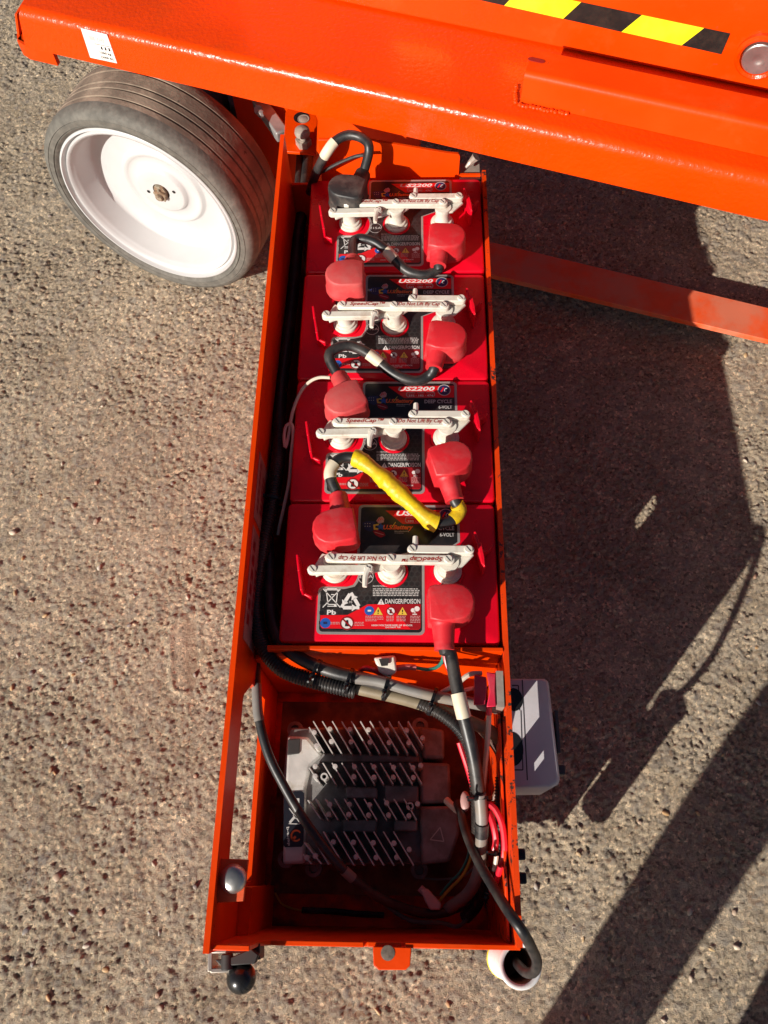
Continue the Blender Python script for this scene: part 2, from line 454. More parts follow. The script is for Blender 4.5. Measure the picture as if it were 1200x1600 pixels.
def make_ground():
    dx = 0.0026
    xs = np.concatenate([[-80, -25, -8, -3, -1.6], np.arange(-1.16, 1.08, dx), [1.6, 3, 8, 25, 80]])
    ys = np.concatenate([[-80, -25, -8, -3, -1.4], np.arange(-0.56, 1.72, dx), [2.2, 4, 9, 25, 80]])
    X, Y = np.meshgrid(xs, ys)
    wx = X + 0.007 * (rnoise(X, Y, 110, 71) - 0.5) + 0.005 * (rnoise(X, Y, 260, 73) - 0.5); wy = Y + 0.007 * (rnoise(X, Y, 110, 72) - 0.5) + 0.005 * (rnoise(X, Y, 260, 74) - 0.5)
    wx, wy = wx * 0.819 - wy * 0.574, wx * 0.574 + wy * 0.819
    h1, t1 = stones(wx, wy, 0.017, 0.5, 10, 3)
    h2, t2 = stones(wx, wy, 0.0105, 0.6, 30, 2.5)
    p1, _ = stones(wx, wy, 0.013, 0.13, 50, 1.6)
    p2, _ = stones(wx, wy, 0.030, 0.12, 60, 2.2)
    fbm = 0.5 * rnoise(X, Y, 25, 1) + 0.3 * rnoise(X, Y, 70, 2) + 0.3 * rnoise(X, Y, 150, 3)
    rough_ = np.clip(1.1 + 2.2 * (rnoise(X, Y, 8, 8) - 0.5) + 1.2 * (rnoise(X, Y, 22, 9) - 0.5), 0.25, 1.6)
    p3, _ = stones(wx, wy, 0.0085, 0.24, 80, 1.4)
    p4, _ = stones(wx, wy, 0.0060, 0.34, 90, 1.5)
    h3, t3 = stones(wx, wy, 0.0072, 0.35, 110, 2.0)
    Z = 0.0011 * h1 ** 0.5 + 0.0011 * h2 ** 0.6 - rough_ * (0.0019 * p1 + 0.0014 * p2 + 0.0014 * p3 + 0.0018 * p4) + 0.0011 * h3 + 0.0034 * (fbm - 0.55) + rough_ * (0.0018 * (rnoise(X, Y, 190, 4) - 0.5) + 0.0024 * (rnoise(X * 1.0, Y * 1.5, 290, 5) - 0.5)) + 0.0013 * (hash2(np.round(X * 385), np.round(Y * 385), 6) - 0.5)
    # worn patch: long filled scar in the concrete left of the tray
    c = at(287, 1025, 0); e = at(285, 985, 0); f2 = at(288, 1062, 0)
    ax = np.array([f2.x - e.x, f2.y - e.y]); L = np.hypot(*ax); ax /= L
    rx = X - e.x; ry = Y - e.y
    tt = np.clip(rx * ax[0] + ry * ax[1], 0, L)
    d = np.hypot(rx - tt * ax[0], ry - tt * ax[1])
    wgt = np.clip(1 - d / 0.024, 0, 1) ** 0.5
    ridge = np.exp(-((d - 0.021) / 0.004) ** 2)
    nrm_ = np.array([ax[1], -ax[0]]); sd = rx * nrm_[0] + ry * nrm_[1]
    if (at(300, 1025, 0).x - e.x) * nrm_[0] < 0: sd = -sd
    Z = Z * (1 - 0.85 * wgt) + 0.0026 * ridge * (sd < 0.01) - 0.0006 * np.clip(wgt * 3, 0, 1) + 0.0004 * (vnoise(X * 400, Y * 400, 9) - 0.5)
    inside = np.clip(wgt * 4, 0, 1)
    Z = Z + inside * (0.0006 - 0.0016 / (1 + np.exp(-(sd - 0.002) / 0.0022)))
    far = (np.abs(X) > 1.5) | (Y > 2.1) | (Y < -1)
    Z = np.where(far, 0, Z) - 0.0012
    # stone tone (real colour of each stone): r = light/dark, g = warm, b = mask
    m1 = np.clip(h1 * 3, 0, 1); m2 = np.clip(np.maximum(h2, h3) * 3, 0, 1); t2 = np.where(h3 > h2, t3, t2)
    tone = np.where(m1 > m2, t1, t2); mask = np.maximum(m1 * (t1 > 0.35), m2 * (t2 > 0.5)) * (1 - np.clip(wgt * 2, 0, 1))
    tone = np.where((inside > 0.5) & (sd > 0.001), 0.845, tone); mask = np.where((inside > 0.5) & (sd > 0.001), 0.6 * np.clip(sd / 0.006, 0, 1), mask)
    me = bpy.data.meshes.new('ground')
    ny, nx = X.shape
    co = np.stack([X, Y, Z], -1).reshape(-1, 3)
    idx = np.arange(ny * nx).reshape(ny, nx)
    q = np.stack([idx[:-1, :-1], idx[:-1, 1:], idx[1:, 1:], idx[1:, :-1]], -1).reshape(-1, 4)
    me.vertices.add(len(co)); me.vertices.foreach_set('co', co.ravel())
    me.loops.add(q.size); me.loops.foreach_set('vertex_index', q.ravel())
    me.polygons.add(len(q)); me.polygons.foreach_set('loop_start', np.arange(0, q.size, 4)); me.polygons.foreach_set('loop_total', np.full(len(q), 4))
    me.polygons.foreach_set('use_smooth', np.ones(len(q), bool))
    me.update(calc_edges=True)
    at_ = me.color_attributes.new('stone', 'FLOAT_COLOR', 'POINT')
    col = np.stack([tone, hash2((tone * 9999).astype(np.int64), (tone * 777).astype(np.int64), 5), mask, np.ones_like(tone)], -1).reshape(-1)
    at_.data.foreach_set('color', col.astype(np.float32))
    m = bpy.data.materials.new('worn_concrete'); m.use_nodes = True
    nt = m.node_tree; N, K = nt.nodes, nt.links; p = N['Principled BSDF']
    p.inputs['Roughness'].default_value = 0.85; p.inputs['Specular IOR Level'].default_value = 0.3
    geo = N.new('ShaderNodeNewGeometry')
    def noise(scale, det=6, ro=0.6):
        n = N.new('ShaderNodeTexNoise'); n.inputs['Scale'].default_value = scale; n.inputs['Detail'].default_value = det; n.inputs['Roughness'].default_value = ro
        K.new(geo.outputs['Position'], n.inputs['Vector']); return n.outputs['Fac']
    def ramp(f, stops):
        r = N.new('ShaderNodeValToRGB'); K.new(f, r.inputs[0]); cr = r.color_ramp
        cr.elements[0].position = stops[0][0]; cr.elements[0].color = (*stops[0][1], 1)
        cr.elements[1].position = stops[-1][0]; cr.elements[1].color = (*stops[-1][1], 1)
        for s_, c_ in stops[1:-1]:
            e_ = cr.elements.new(s_); e_.color = (*c_, 1)
        return r.outputs[0]
    def mix(f, a, b, mode='MIX'):
        x = N.new('ShaderNodeMix'); x.data_type = 'RGBA'; x.blend_type = mode
        if isinstance(f, float): x.inputs[0].default_value = f
        else: K.new(f, x.inputs[0])
        K.new(a, x.inputs[6]) if not isinstance(a, tuple) else setattr(x.inputs[6], 'default_value', (*a, 1))
        K.new(b, x.inputs[7]) if not isinstance(b, tuple) else setattr(x.inputs[7], 'default_value', (*b, 1))
        return x.outputs[2]
    base = ramp(noise(14), [(0.3, (0.42, 0.342, 0.248)), (0.5, (0.51, 0.424, 0.318)), (0.72, (0.60, 0.508, 0.390))])
    fine = ramp(noise(300, 6, 0.8), [(0.32, (0.50, 0.50, 0.50)), (0.5, (1.02, 1.0, 0.98)), (0.68, (1.45, 1.40, 1.32))])
    base = mix(1.0, base, fine, 'MULTIPLY')
    stain = ramp(noise(3.2, 5, 0.6), [(0.34, (0.82, 0.81, 0.80)), (0.5, (1.0, 1.0, 1.0)), (0.68, (1.12, 1.12, 1.12))])
    base = mix(1.0, base, stain, 'MULTIPLY')
    # single grains of the aggregate, a few millimetres each
    vo = N.new('ShaderNodeTexVoronoi'); vo.inputs['Scale'].default_value = 230; vo.inputs['Randomness'].default_value = 1.0
    wv = N.new('ShaderNodeVectorMath'); wv.operation = 'ADD'; nz = N.new('ShaderNodeTexNoise'); nz.inputs['Scale'].default_value = 160; nz.inputs['Detail'].default_value = 3
    sv = N.new('ShaderNodeVectorMath'); sv.operation = 'SCALE'; sv.inputs['Scale'].default_value = 0.006
    K.new(geo.outputs['Position'], nz.inputs['Vector']); K.new(nz.outputs['Color'], sv.inputs[0]); K.new(geo.outputs['Position'], wv.inputs[0]); K.new(sv.outputs[0], wv.inputs[1])
    K.new(wv.outputs[0], vo.inputs['Vector'])
    vs_ = N.new('ShaderNodeSeparateColor'); K.new(vo.outputs['Color'], vs_.inputs[0])
    gr = ramp(vs_.outputs[0], [(0.0, (0.33, 0.34, 0.35)), (0.10, (0.60, 0.60, 0.59)), (0.22, (0.95, 0.93, 0.90)), (0.6, (1.0, 1.0, 1.0)), (0.82, (1.15, 1.10, 1.0)), (0.92, (1.5, 1.43, 1.33)), (1.0, (1.95, 1.85, 1.7))])
    base = mix(0.85, base, gr, 'MULTIPLY')
    ca = N.new('ShaderNodeVertexColor'); ca.layer_name = 'stone'
    sp = N.new('ShaderNodeSeparateColor'); K.new(ca.outputs[0], sp.inputs[0])
    st = ramp(sp.outputs[0], [(0.0, (0.20, 0.175, 0.15)), (0.4, (0.42, 0.35, 0.27)), (0.6, (0.31, 0.275, 0.235)), (0.72, (0.52, 0.43, 0.33)), (0.84, (0.34, 0.21, 0.13)), (0.9, (0.22, 0.20, 0.19)), (1.0, (0.60, 0.50, 0.38))])
    mm = N.new('ShaderNodeMath'); mm.operation = 'MULTIPLY'; K.new(sp.outputs[2], mm.inputs[0]); mm.inputs[1].default_value = 0.7
    col_ = mix(mm.outputs[0], base, st)
    K.new(col_, p.inputs['Base Color'])
    b = N.new('ShaderNodeBump'); b.inputs['Strength'].default_value = 1.0; b.inputs['Distance'].default_value = 0.0034
    ad = N.new('ShaderNodeMath'); ad.operation = 'ADD'; K.new(noise(300, 6, 0.75), ad.inputs[0]); K.new(noise(800, 3), ad.inputs[1])
    vd = N.new('ShaderNodeMath'); vd.operation = 'MULTIPLY_ADD'; K.new(vs_.outputs[1], vd.inputs[0]); vd.inputs[1].default_value = 0.45; K.new(ad.outputs[0], vd.inputs[2])
    K.new(vd.outputs[0], b.inputs['Height']); K.new(b.outputs[0], p.inputs['Normal'])
    me.materials.append(m)
    o = bpy.data.objects.new('ground', me); C.objects.link(o)
    tag(o, 'weathered beige concrete yard with exposed stones and pits', kind='structure')
    return o
ground = make_ground()

# pebbles one can tell apart, sunk in the concrete
def pebble_mesh(k):
    r = np.random.default_rng(100 + k)
    bm = bmesh.new(); bmesh.ops.create_icosphere(bm, subdivisions=2, radius=1)
    ph = r.uniform(0, 6, 3); am = r.uniform(0.1, 0.22)
    for v in bm.verts:
        c = v.co
        s = 1 + am * math.sin(2.3 * c.x + ph[0]) + am * math.sin(2.9 * c.y + ph[1]) + 0.5 * am * math.sin(4 * c.z + ph[2])
        v.co = Vector((c.x * s, c.y * s * 0.72, c.z * s * 0.45))
    me = bpy.data.meshes.new('pebble'); bm.to_mesh(me); bm.free()
    for p in me.polygons: p.use_smooth = True
    return me
PCOL = [(0.46, 0.27, 0.12), (0.34, 0.20, 0.13), (0.22, 0.18, 0.16), (0.52, 0.43, 0.33), (0.40, 0.29, 0.21), (0.30, 0.28, 0.26), (0.50, 0.34, 0.17), (0.48, 0.42, 0.35)]
pm = [mat('pebble_stone', c, 0.6, noise=0.25, nscale=150, dust=(0.45, 0.34, 0.24), dust_amt=0.6, dscale=120, bump=0.3, bscale=700) for c in PCOL]
pmesh = []
for k in range(16):
    me = pebble_mesh(k); me.materials.append(pm[k % 8]); pmesh.append(me)
known = [(62, 775, 7, 6), (102, 780, 6, 6), (115, 790, 10, 4), (70, 962, 9, 6), (18, 1075, 9, 0), (65, 1075, 7, 1), (330, 915, 6, 2), (293, 933, 7, 3), (150, 815, 10, 4),
         (150, 755, 8, 1), (36, 872, 7, 0), (270, 755, 7, 2), (203, 977, 8, 2), (20, 832, 12, 3), (165, 1515, 8, 0), (78, 337, 8, 2), (158, 442, 8, 5), (172, 905, 6, 1),
         (1010, 850, 6, 1), (1040, 1270, 10, 0), (1000, 1285, 6, 4), (905, 1335, 7, 6), (90, 1370, 12, 4), (305, 1385, 7, 2), (40, 1455, 10, 5), (75, 1560, 8, 0), (240, 1350, 7, 3),
         (1080, 1530, 8, 3), (1100, 1345, 7, 1), (910, 1590, 9, 2), (1150, 1480, 9, 3), (885, 1420, 6, 5), (590, 1580, 8, 6), (700, 1570, 7, 0), (250, 1575, 9, 4), (1165, 720, 8, 3), (1180, 900, 8, 1)]
np_ = 0
for i in range(230):
    if i < len(known):
        u, v, s, ci = known[i]; me = pmesh[ci if random.random() < 0.5 else ci + 8]; r = s / 1000 * 0.62
    else:
        u = random.uniform(0, 1200); v = random.uniform(90, 1600)
        if 330 < u < 800 and v > 260: continue
        if u < 430 and v < 470: continue
        me = random.choice(pmesh); r = random.uniform(0.0022, 0.0055)
    p = at(u, v, 0)
    o = bpy.data.objects.new('pebble', me); C.objects.link(o); o.parent = ground
    o.location = (p.x, p.y, -0.0006 + 0.12 * r); o.rotation_euler = (random.uniform(-.3, .3), random.uniform(-.3, .3), random.uniform(0, 6.28))
    o.scale = (r, r * random.uniform(0.8, 1.1), r)

# ------------------------------------------------------------------ scissor lift: chassis, arm, wheel, low guard
PT = Vector((0.1141, 0.7387, 0)); DV = Vector((0.9483, -0.3175, 0)).normalized(); NV = Vector((0.3175, 0.9483, 0)).normalized()
def ch(s, off, z): return PT + DV * s + NV * off + Vector((0, 0, z))
def chp(u, v, off): return onp(u, v, PT + NV * off, NV)
def profile(g, prof, s0, s1, m=0, smooth=True, taper=0.0):
    g.loft([ch(s0 + taper * (z - 0.45), o_, z) for o_, z in prof], [ch(s1, o_, z) for o_, z in prof], m, True, smooth)

lift = thing('scissor_lift', 'orange scissor lift chassis across the top with white rimmed front wheel', 'scissor lift', ch(0, 0.3, 0.0))
prof = [(0.0, 0.45), (0.0, 0.498)]
for k in range(1, 8):
    a = math.pi / 2 * k / 7
    prof.append((0.015 - 0.015 * math.cos(a), 0.498 + 0.015 * math.sin(a)))
prof += [(0.60, 0.513), (0.60, 0.507), (0.006, 0.507), (0.006, 0.45)]
g = G(); profile(g, prof, -0.597, 2.0, 0, True, taper=0.28)
beam = g.build('chassis_beam', 'orange_gloss', lift, sharp=30)
# underside pan, inner plate, far side
g = G()
g.plate([ch(-0.58, 0.30, 0.47), ch(2.0, 0.30, 0.47), ch(2.0, 0.60, 0.47), ch(-0.58, 0.60, 0.47)], (0, 0, 0.008))
g.build('underside_pan', 'orange', lift)
g = G(); g.plate([ch(-0.35, 0.17, 0.12), ch(0.0, 0.17, 0.12), ch(0.0, 0.17, 0.50), ch(-0.35, 0.17, 0.50)], NV * 0.008)
g.build('inner_side_plate', 'orange', lift)
# end bumper wrapping the left end, a little lower than the beam
g = G()
bz0, bz1 = 0.425, 0.449
out = [ch(-0.552, 0.004, 0), ch(-0.602, 0.004, 0), ch(-0.618, 0.010, 0), ch(-0.627, 0.024, 0), ch(-0.629, 0.085, 0)]
inn = [ch(-0.621, 0.085, 0), ch(-0.619, 0.026, 0), ch(-0.613, 0.016, 0), ch(-0.600, 0.012, 0), ch(-0.552, 0.012, 0)]
g.loft([p + Vector((0, 0, bz0)) for p in out + inn], [p + Vector((0, 0, bz1)) for p in out + inn])
g.plate([ch(-0.620, 0.014, 0.4482), ch(-0.592, 0.008, 0.4482), ch(-0.588, 0.10, 0.4482), ch(-0.622, 0.10, 0.4482)], (0, 0, 0.0008))
g.plate([ch(-0.626, 0.022, 0.446), ch(-0.627, 0.09, 0.446), ch(-0.612, 0.09, 0.492), ch(-0.611, 0.022, 0.486)], DV * 0.004)
g.build('end_bumper', 'orange', lift, bevel=0.001)
# guide angle along the top
s0 = (at(812, 162, 0.513) - PT).dot(DV)
ap = [(0.040, 0.5135), (0.040, 0.549)]
for k in range(1, 6):
    a = math.pi / 2 * k / 5
    ap.append((0.048 - 0.008 * math.cos(a), 0.549 + 0.008 * math.sin(a)))
ap += [(0.087, 0.558), (0.087, 0.553), (0.049, 0.552), (0.045, 0.5475), (0.045, 0.5135)]
g = G(); profile(g, ap, s0, 2.0)
g.build('guide_angle', 'orange', lift, sharp=30)
g = G()
sl = at(838, 94, 0.5582)
for k in range(12):
    pass
ring = [sl + DV * (0.0055 * math.cos(t) + (0.006 if math.cos(t) > 0 else -0.006)) + NV * 0.0035 * math.sin(t) for t in np.linspace(0, 2 * math.pi, 20, endpoint=False)]
g.loft([p + Vector((0, 0, -0.0002)) for p in ring], [p + Vector((0, 0, 0.0004)) for p in ring])
g.build('slot_hole', 'lred2', lift)
# weld beads at its foot
for (us, ue, nn) in (((806, 135), (806, 160), 7), ((812, 164), (885, 178), 14)):
    g = G()
    for k in range(nn):
        t = k / (nn - 1)
        p = at(us[0] + (ue[0] - us[0]) * t + random.uniform(-1, 1), us[1] + (ue[1] - us[1]) * t + random.uniform(-1, 1), 0.5145)
        g.ball(p, 0.0036, 0.0032, 0.003, n=8)
    g.build('weld_bead', 'orange_gloss', lift)
# lower scissor arm with hazard tape and pivot
AO = 0.16
g = G()
a0 = chp(690, 38, AO); sa = (a0 - PT).dot(DV)
g.loft([ch(-0.30, AO, 0.5145), ch(-0.30, AO + 0.05, 0.5145), ch(-0.30, AO + 0.05, 0.66), ch(-0.30, AO, 0.66)], [ch(2.0, AO, 0.5145), ch(2.0, AO + 0.05, 0.5145), ch(2.0, AO + 0.05, 0.66), ch(2.0, AO, 0.66)])
arm = g.build('scissor_arm', 'orange', lift, bevel=0.003)
# tape: bands cut on the slant, right end at the pivot
t_hi = lambda u: chp(u, 52 + (u - 1140) * 0.2105, AO - 0.0006)
t_lo = lambda u: chp(u, 84 + (u - 1125) * 0.2245, AO - 0.0006)
cuts = [(1125, 1140), (1062, 1100), (972, 1003), (882, 908), (792, 812), (702, 716)]
cuts = [(1127, 1141), (1065, 1100), (971, 1003), (880, 908), (788, 812), (697, 718), (606, 624), (515, 530)]
for k in range(len(cuts) - 1):
    (lb, hb), (la, ha) = cuts[k], cuts[k + 1]
    g = G(); g.plate([t_lo(la), t_lo(lb), t_hi(hb), t_hi(ha)], NV * -0.0006)
    g.build('hazard_band', 'tapeblack' if k % 2 == 0 else 'tapeyellow', arm)
pc = chp(1187, 86, AO)
g = G()
g.lathe([(0.030, 0.0), (0.0305, 0.006), (0.027, 0.010), (0.0235, 0.008), (0.0225, 0.004), (0.0225, 0.0)], pc, -NV, 48)
g.build('pivot_boss', 'orange_gloss', arm)
g = G()
g.lathe([(0.0, 0.0085), (0.004, 0.0085), (0.006, 0.0095), (0.0085, 0.010), (0.0195, 0.0105), (0.0208, 0.0095), (0.0208, 0.0)], pc, -NV, 48)
g.build('pivot_pin', 'steel', arm)
# weight decal on beam
q = [(128, 52), (164, 60), (183, 98), (142, 90)]
dz = [chp(u, v, -0.0008) for u, v in [(126, 44), (167, 54), (183, 99), (141, 90)]]
g = G(); g.plate(dz, NV * 0.0006)
dec = g.build('weight_decal', 'decal', beam)
g = G()
ux = (dz[2] - dz[3]).normalized(); uy = (dz[0] - dz[3]).normalized(); o0 = dz[3] - NV * 0.0003
W_, H_ = (dz[2] - dz[3]).length, (dz[0] - dz[3]).length
def dq(x0, y0, x1, y1, m): g.add([o0 + ux * (W_ * x) + uy * (H_ * y) for x, y in ((x0, y0), (x1, y0), (x1, y1), (x0, y1))], [(0, 1, 2, 3)], m)
dq(0.35, 0.545, 0.98, 0.56, 0)
for k in range(3):
    x = 0.55 + 0.14 * k
    dq(x, 0.42, x + 0.05, 0.50, 0); g.add([o0 + ux * (W_ * a) + uy * (H_ * b) for a, b in ((x - .02, .43), (x + .07, .43), (x + .025, .38))], [(0, 1, 2)], 0)
put_text(g, '1360 kg', o0 + ux * W_ * 0.45 + uy * H_ * 0.22, ux, uy, W_ * 0.42, H_ * 0.10, 0, bold=0.02)
put_text(g, '(3000 lb)', o0 + ux * W_ * 0.45 + uy * H_ * 0.06, ux, uy, W_ * 0.45, H_ * 0.10, 0, bold=0.01)
cc = [(0.62 + 0.13 * math.cos(t), 0.72 + 0.10 * math.sin(t)) for t in np.linspace(0, 2 * math.pi, 16, endpoint=False)]
ci = [(0.62 + 0.10 * math.cos(t), 0.72 + 0.075 * math.sin(t)) for t in np.linspace(0, 2 * math.pi, 16, endpoint=False)]
g.add([o0 + ux * W_ * a + uy * H_ * b for a, b in cc + ci], [(i, (i + 1) % 16, 16 + (i + 1) % 16, 16 + i) for i in range(16)], 1)
dq(0.22, 0.66, 0.40, 0.80, 1); dq(0.56, 0.68, 0.68, 0.76, 1)
g.build('decal_print', ['lblack', 'lgrey'], beam)['kind'] = 'stuff'
# low guard bar behind the tray
g = G()
r1, r2 = at(780, 380, 0.05), at(1200, 485, 0.05)
f1, f2 = at(780, 432, 0.05), at(1200, 531, 0.05)
dd = (f2 - f1).normalized()
A_ = [f1 - dd * 0.12, r1 - dd * 0.12, r1 - dd * 0.12 - Vector((0, 0, 0.012)), f1 - dd * 0.12 - Vector((0, 0, 0.012))]
B_ = [f2 + dd * 0.6, r2 + dd * 0.6, r2 + dd * 0.6 - Vector((0, 0, 0.012)), f2 + dd * 0.6 - Vector((0, 0, 0.012))]
g.loft(A_, B_)
g.build('pothole_guard', 'orange_dusty', lift, bevel=0.001)
g = G()
for k in range(3):
    p = f1.lerp(r1, 0.5) + dd * (0.75 + 0.45 * k)
    g = G(); g.box((p.x - 0.01, p.y - 0.01, 0.048), (p.x + 0.01, p.y + 0.01, 0.47)); g.build('guard_hanger', 'orange', lift)

# wheel
WC = Vector((-0.3143, 0.8357, 0.2026)); WA = Vector((math.cos(-1.9009), math.sin(-1.9009), 0))
g = G()
TR = 0.2026
tp = [(0.1665, -0.004), (0.1695, 0.000), (0.172, 0.004), (0.1755, 0.0055), (0.1765, 0.0035), (0.1775, 0.0055), (0.186, 0.0055), (0.1868, 0.0042), (0.1876, 0.0052), (0.1935, 0.0035), (0.1985, -0.002), (0.2013, -0.010)]
side_n = len(tp)
def groove(h): return [(0.2023, h + 0.0022), (0.1962, h + 0.0014), (0.1962, h - 0.0014), (0.2023, h - 0.0022)]
tp += [(0.2023, -0.020)] + groove(-0.032) + groove(-0.052) + groove(-0.066) + groove(-0.094) + [(0.2015, -0.112), (0.197, -0.121), (0.186, -0.126), (0.165, -0.124)]
g.lathe(tp[:side_n + 1], WC, WA, 120, 1)
g.lathe(tp[side_n:], WC, WA, 120, 0)
wheel_e = bpy.data.objects.new('wheel', None); C.objects.link(wheel_e); wheel_e.parent = lift; wheel_e.location = WC - Vector(lift.location)
wheel_e.empty_display_size = 0.05
tyre = g.build('tyre', ['rubber', 'sidewall'], wheel_e, sharp=50)
g = G()
rp = [(0.170, -0.010), (0.1690, 0.0005), (0.1675, 0.0025), (0.1650, 0.0025), (0.1635, -0.003), (0.1620, -0.006), (0.1605, -0.0065), (0.1590, -0.004), (0.1570, -0.0015),
      (0.1540, -0.0025), (0.1515, -0.008), (0.1490, -0.012), (0.1465, -0.016), (0.1425, -0.052), (0.139, -0.057), (0.128, -0.060),
      (0.084, -0.060), (0.0805, -0.0585), (0.0775, -0.0535), (0.074, -0.052), (0.069, -0.0545), (0.066, -0.0555), (0.052, -0.0555), (0.049, -0.053), (0.046, -0.047), (0.043, -0.046),
      (0.030, -0.046), (0.0165, -0.046), (0.0165, -0.060)]
g.lathe(rp, WC, WA, 96)
g.build('rim', 'rim', wheel_e, sharp=55)
g = G()
g.lathe([(0.0, -0.049), (0.008, -0.049), (0.0155, -0.052), (0.0165, -0.058)], WC, WA, 20)
nut = WC + WA * -0.048
U_ = Vector((0, 0, 1)); B2 = WA.cross(U_)
hexp = [(U_ * math.cos(t) + B2 * math.sin(t)) for t in np.linspace(0, 2 * math.pi, 6, endpoint=False)]
low = nut - U_ * 0.004
g.loft([low + h * 0.0125 for h in hexp], [low + h * 0.0125 + WA * 0.010 for h in hexp])
g.lathe([(0.0, 0.016), (0.006, 0.016), (0.0065, 0.009)], low, WA, 12)
g.plate([nut + U_ * 0.004 - B2 * 0.012, nut + U_ * 0.004 + B2 * 0.012, nut + U_ * 0.014 + B2 * 0.008, nut + U_ * 0.014 - B2 * 0.008], WA * 0.006)
for k in range(5):
    a = 2 * math.pi * k / 5
    g.ball(low + (U_ * math.cos(a) + B2 * math.sin(a)) * 0.011 + WA * 0.008, 0.003, n=8)
g.build('hub_nut', 'rusthub', wheel_e)
g = G()
for sgn in (1, -1):
    c_ = WC + WA * -0.0455 + (B2 * -0.028 + U_ * 0.008) * sgn
    g = G(); g.lathe([(0.0, 0.0004), (0.0033, 0.0004)], c_, WA, 10); g.build('valve_hole', 'blackplastic', wheel_e)
# axle and steering linkage behind wheel
g = G(); g.cyl(WC + WA * -0.14, WC + WA * -0.30, 0.045, 20); g.build('axle_stub', 'darksteel', lift)
g = G()
l0 = at(402, 150, 0.30); l1 = at(441, 205, 0.30)
dv = (l1 - l0).normalized(); sv = Vector((0, 0, 1)).cross(dv)
g.plate([l0 - sv * 0.012, l1 - sv * 0.012, l1 + sv * 0.012, l0 + sv * 0.012], (0, 0, -0.02))
g.build('steering_link', 'galv', lift, bevel=0.003)
g = G(); g.cyl(at(404, 172, 0.31), at(404, 172, 0.27), 0.008, 10); g.ball(at(408, 178, 0.312), 0.007, n=8); g.build('link_bolt', 'galv', lift)
g = G(); g.lathe([(0.055, 0.0), (0.055, 0.05), (0.03, 0.05)], at(408, 180, 0.20), (0, 0, 1), 24); g.build('steer_hub', 'darksteel', lift)

# ------------------------------------------------------------------ swing-out battery tray
tray = thing('battery_tray', 'long orange steel tray swung out under the lift holding four red batteries', 'battery tray', (0.115, 0.2, 0.09))
ZT = 0.37
# left cover panel, cut away beside the front compartment
XL0, XL1 = -0.0412, -0.0352
poly = [(-0.2575, 0.372), (-0.063, 0.372), (-0.040, 0.325), (-0.040, 0.229), (-0.2575, 0.229), (-0.2575, 0.10), (0.757, 0.10), (0.757, 0.43), (-0.2575, 0.43)]
g = G(); g.plate([(XL0, y, z) for y, z in poly], (XL1 - XL0, 0, 0)); g.box((XL0, -0.318, 0.10), (XL1, -0.2575, 0.43))
lpanel = g.build('left_panel', 'orange', tray)
# dull reddish decals on its inner face
for (y0, y1) in ((0.235, 0.145), (0.135, -0.005)):
    g = G(); g.plate([(XL1 + 0.0002, y0, 0.405), (XL1 + 0.0002, y1, 0.405), (XL1 + 0.0002, y1, 0.335), (XL1 + 0.0002, y0, 0.335)], (0.0005, 0, 0))
    g.build('dull_decal', 'decaldim', lpanel)
g = G()
for (y0, y1, a, b) in ((0.225, 0.155, 0.395, 0.385), (0.215, 0.160, 0.375, 0.350), (0.12, 0.01, 0.395, 0.382), (0.09, 0.03, 0.372, 0.350)):
    for k in range(6):
        t0 = y0 + (y1 - y0) * (k / 6); t1 = y0 + (y1 - y0) * ((k + 0.7) / 6)
        g.add([(XL1 + 0.0009, t0, a), (XL1 + 0.0009, t1, a), (XL1 + 0.0009, t1, b), (XL1 + 0.0009, t0, b)], [(0, 1, 2, 3)])
g.build('decal_print', 'lred2', lpanel)['kind'] = 'stuff'
# right wall with chipped upper edge and an oval slot at the front
XR0, XR1 = 0.2632, 0.2690
g = G()
ow = [(-0.312, 0.085), (0.745, 0.085), (0.745, 0.372), (-0.312, 0.372)]
sy0, sy1, szc, sr = -0.285, -0.235, 0.26, 0.011
g.box((XR0, -0.312, 0.085), (XR1, -0.042, 0.333)); g.box((XR0, -0.014, 0.085), (XR1, 0.745, 0.333)); g.box((XR0, -0.042, 0.085), (XR1, -0.014, 0.216)); g.box((XR0, -0.042, 0.250), (XR1, -0.014, 0.333))  # gap near the divider added so a sun spot reaches the ground
for (y0, y1, z0, z1) in ((-0.312, -0.178, 0.333, 0.372), (-0.162, -0.128, 0.333, 0.372), (-0.078, 0.745, 0.333, 0.372), (-0.178, -0.162, 0.333, 0.352), (-0.178, -0.162, 0.3655, 0.372), (-0.128, -0.078, 0.3635, 0.372)):  # upper openings added to let sun patches fall on the outlet box
    g.box((XR0, y0, z0), (XR1, y1, z1))
g.build('right_wall', 'orange_chip', tray)
g = G()
rr = [(-0.283 + 0.011 * math.cos(t) + (0.0 if math.cos(t) < 0 else 0.05), 0.24 + 0.011 * math.sin(t)) for t in np.linspace(0, 2 * math.pi, 24, endpoint=False)]
g.plate([(XR0 - 0.0008, y, z) for y, z in rr], (0.0006, 0, 0)); g.build('cable_slot', 'blackplastic', tray)
# lower liner on the right side of front compartment (folded flange with worn edge)
g = G(); g.plate([(XR0 - 0.0055, y, z) for y, z in ((-0.310, 0.127), (-0.05, 0.127), (-0.05, 0.335), (-0.310, 0.335))], (0.003, 0, 0))
g.build('right_liner', 'orange_chip', tray, bevel=0.0006)
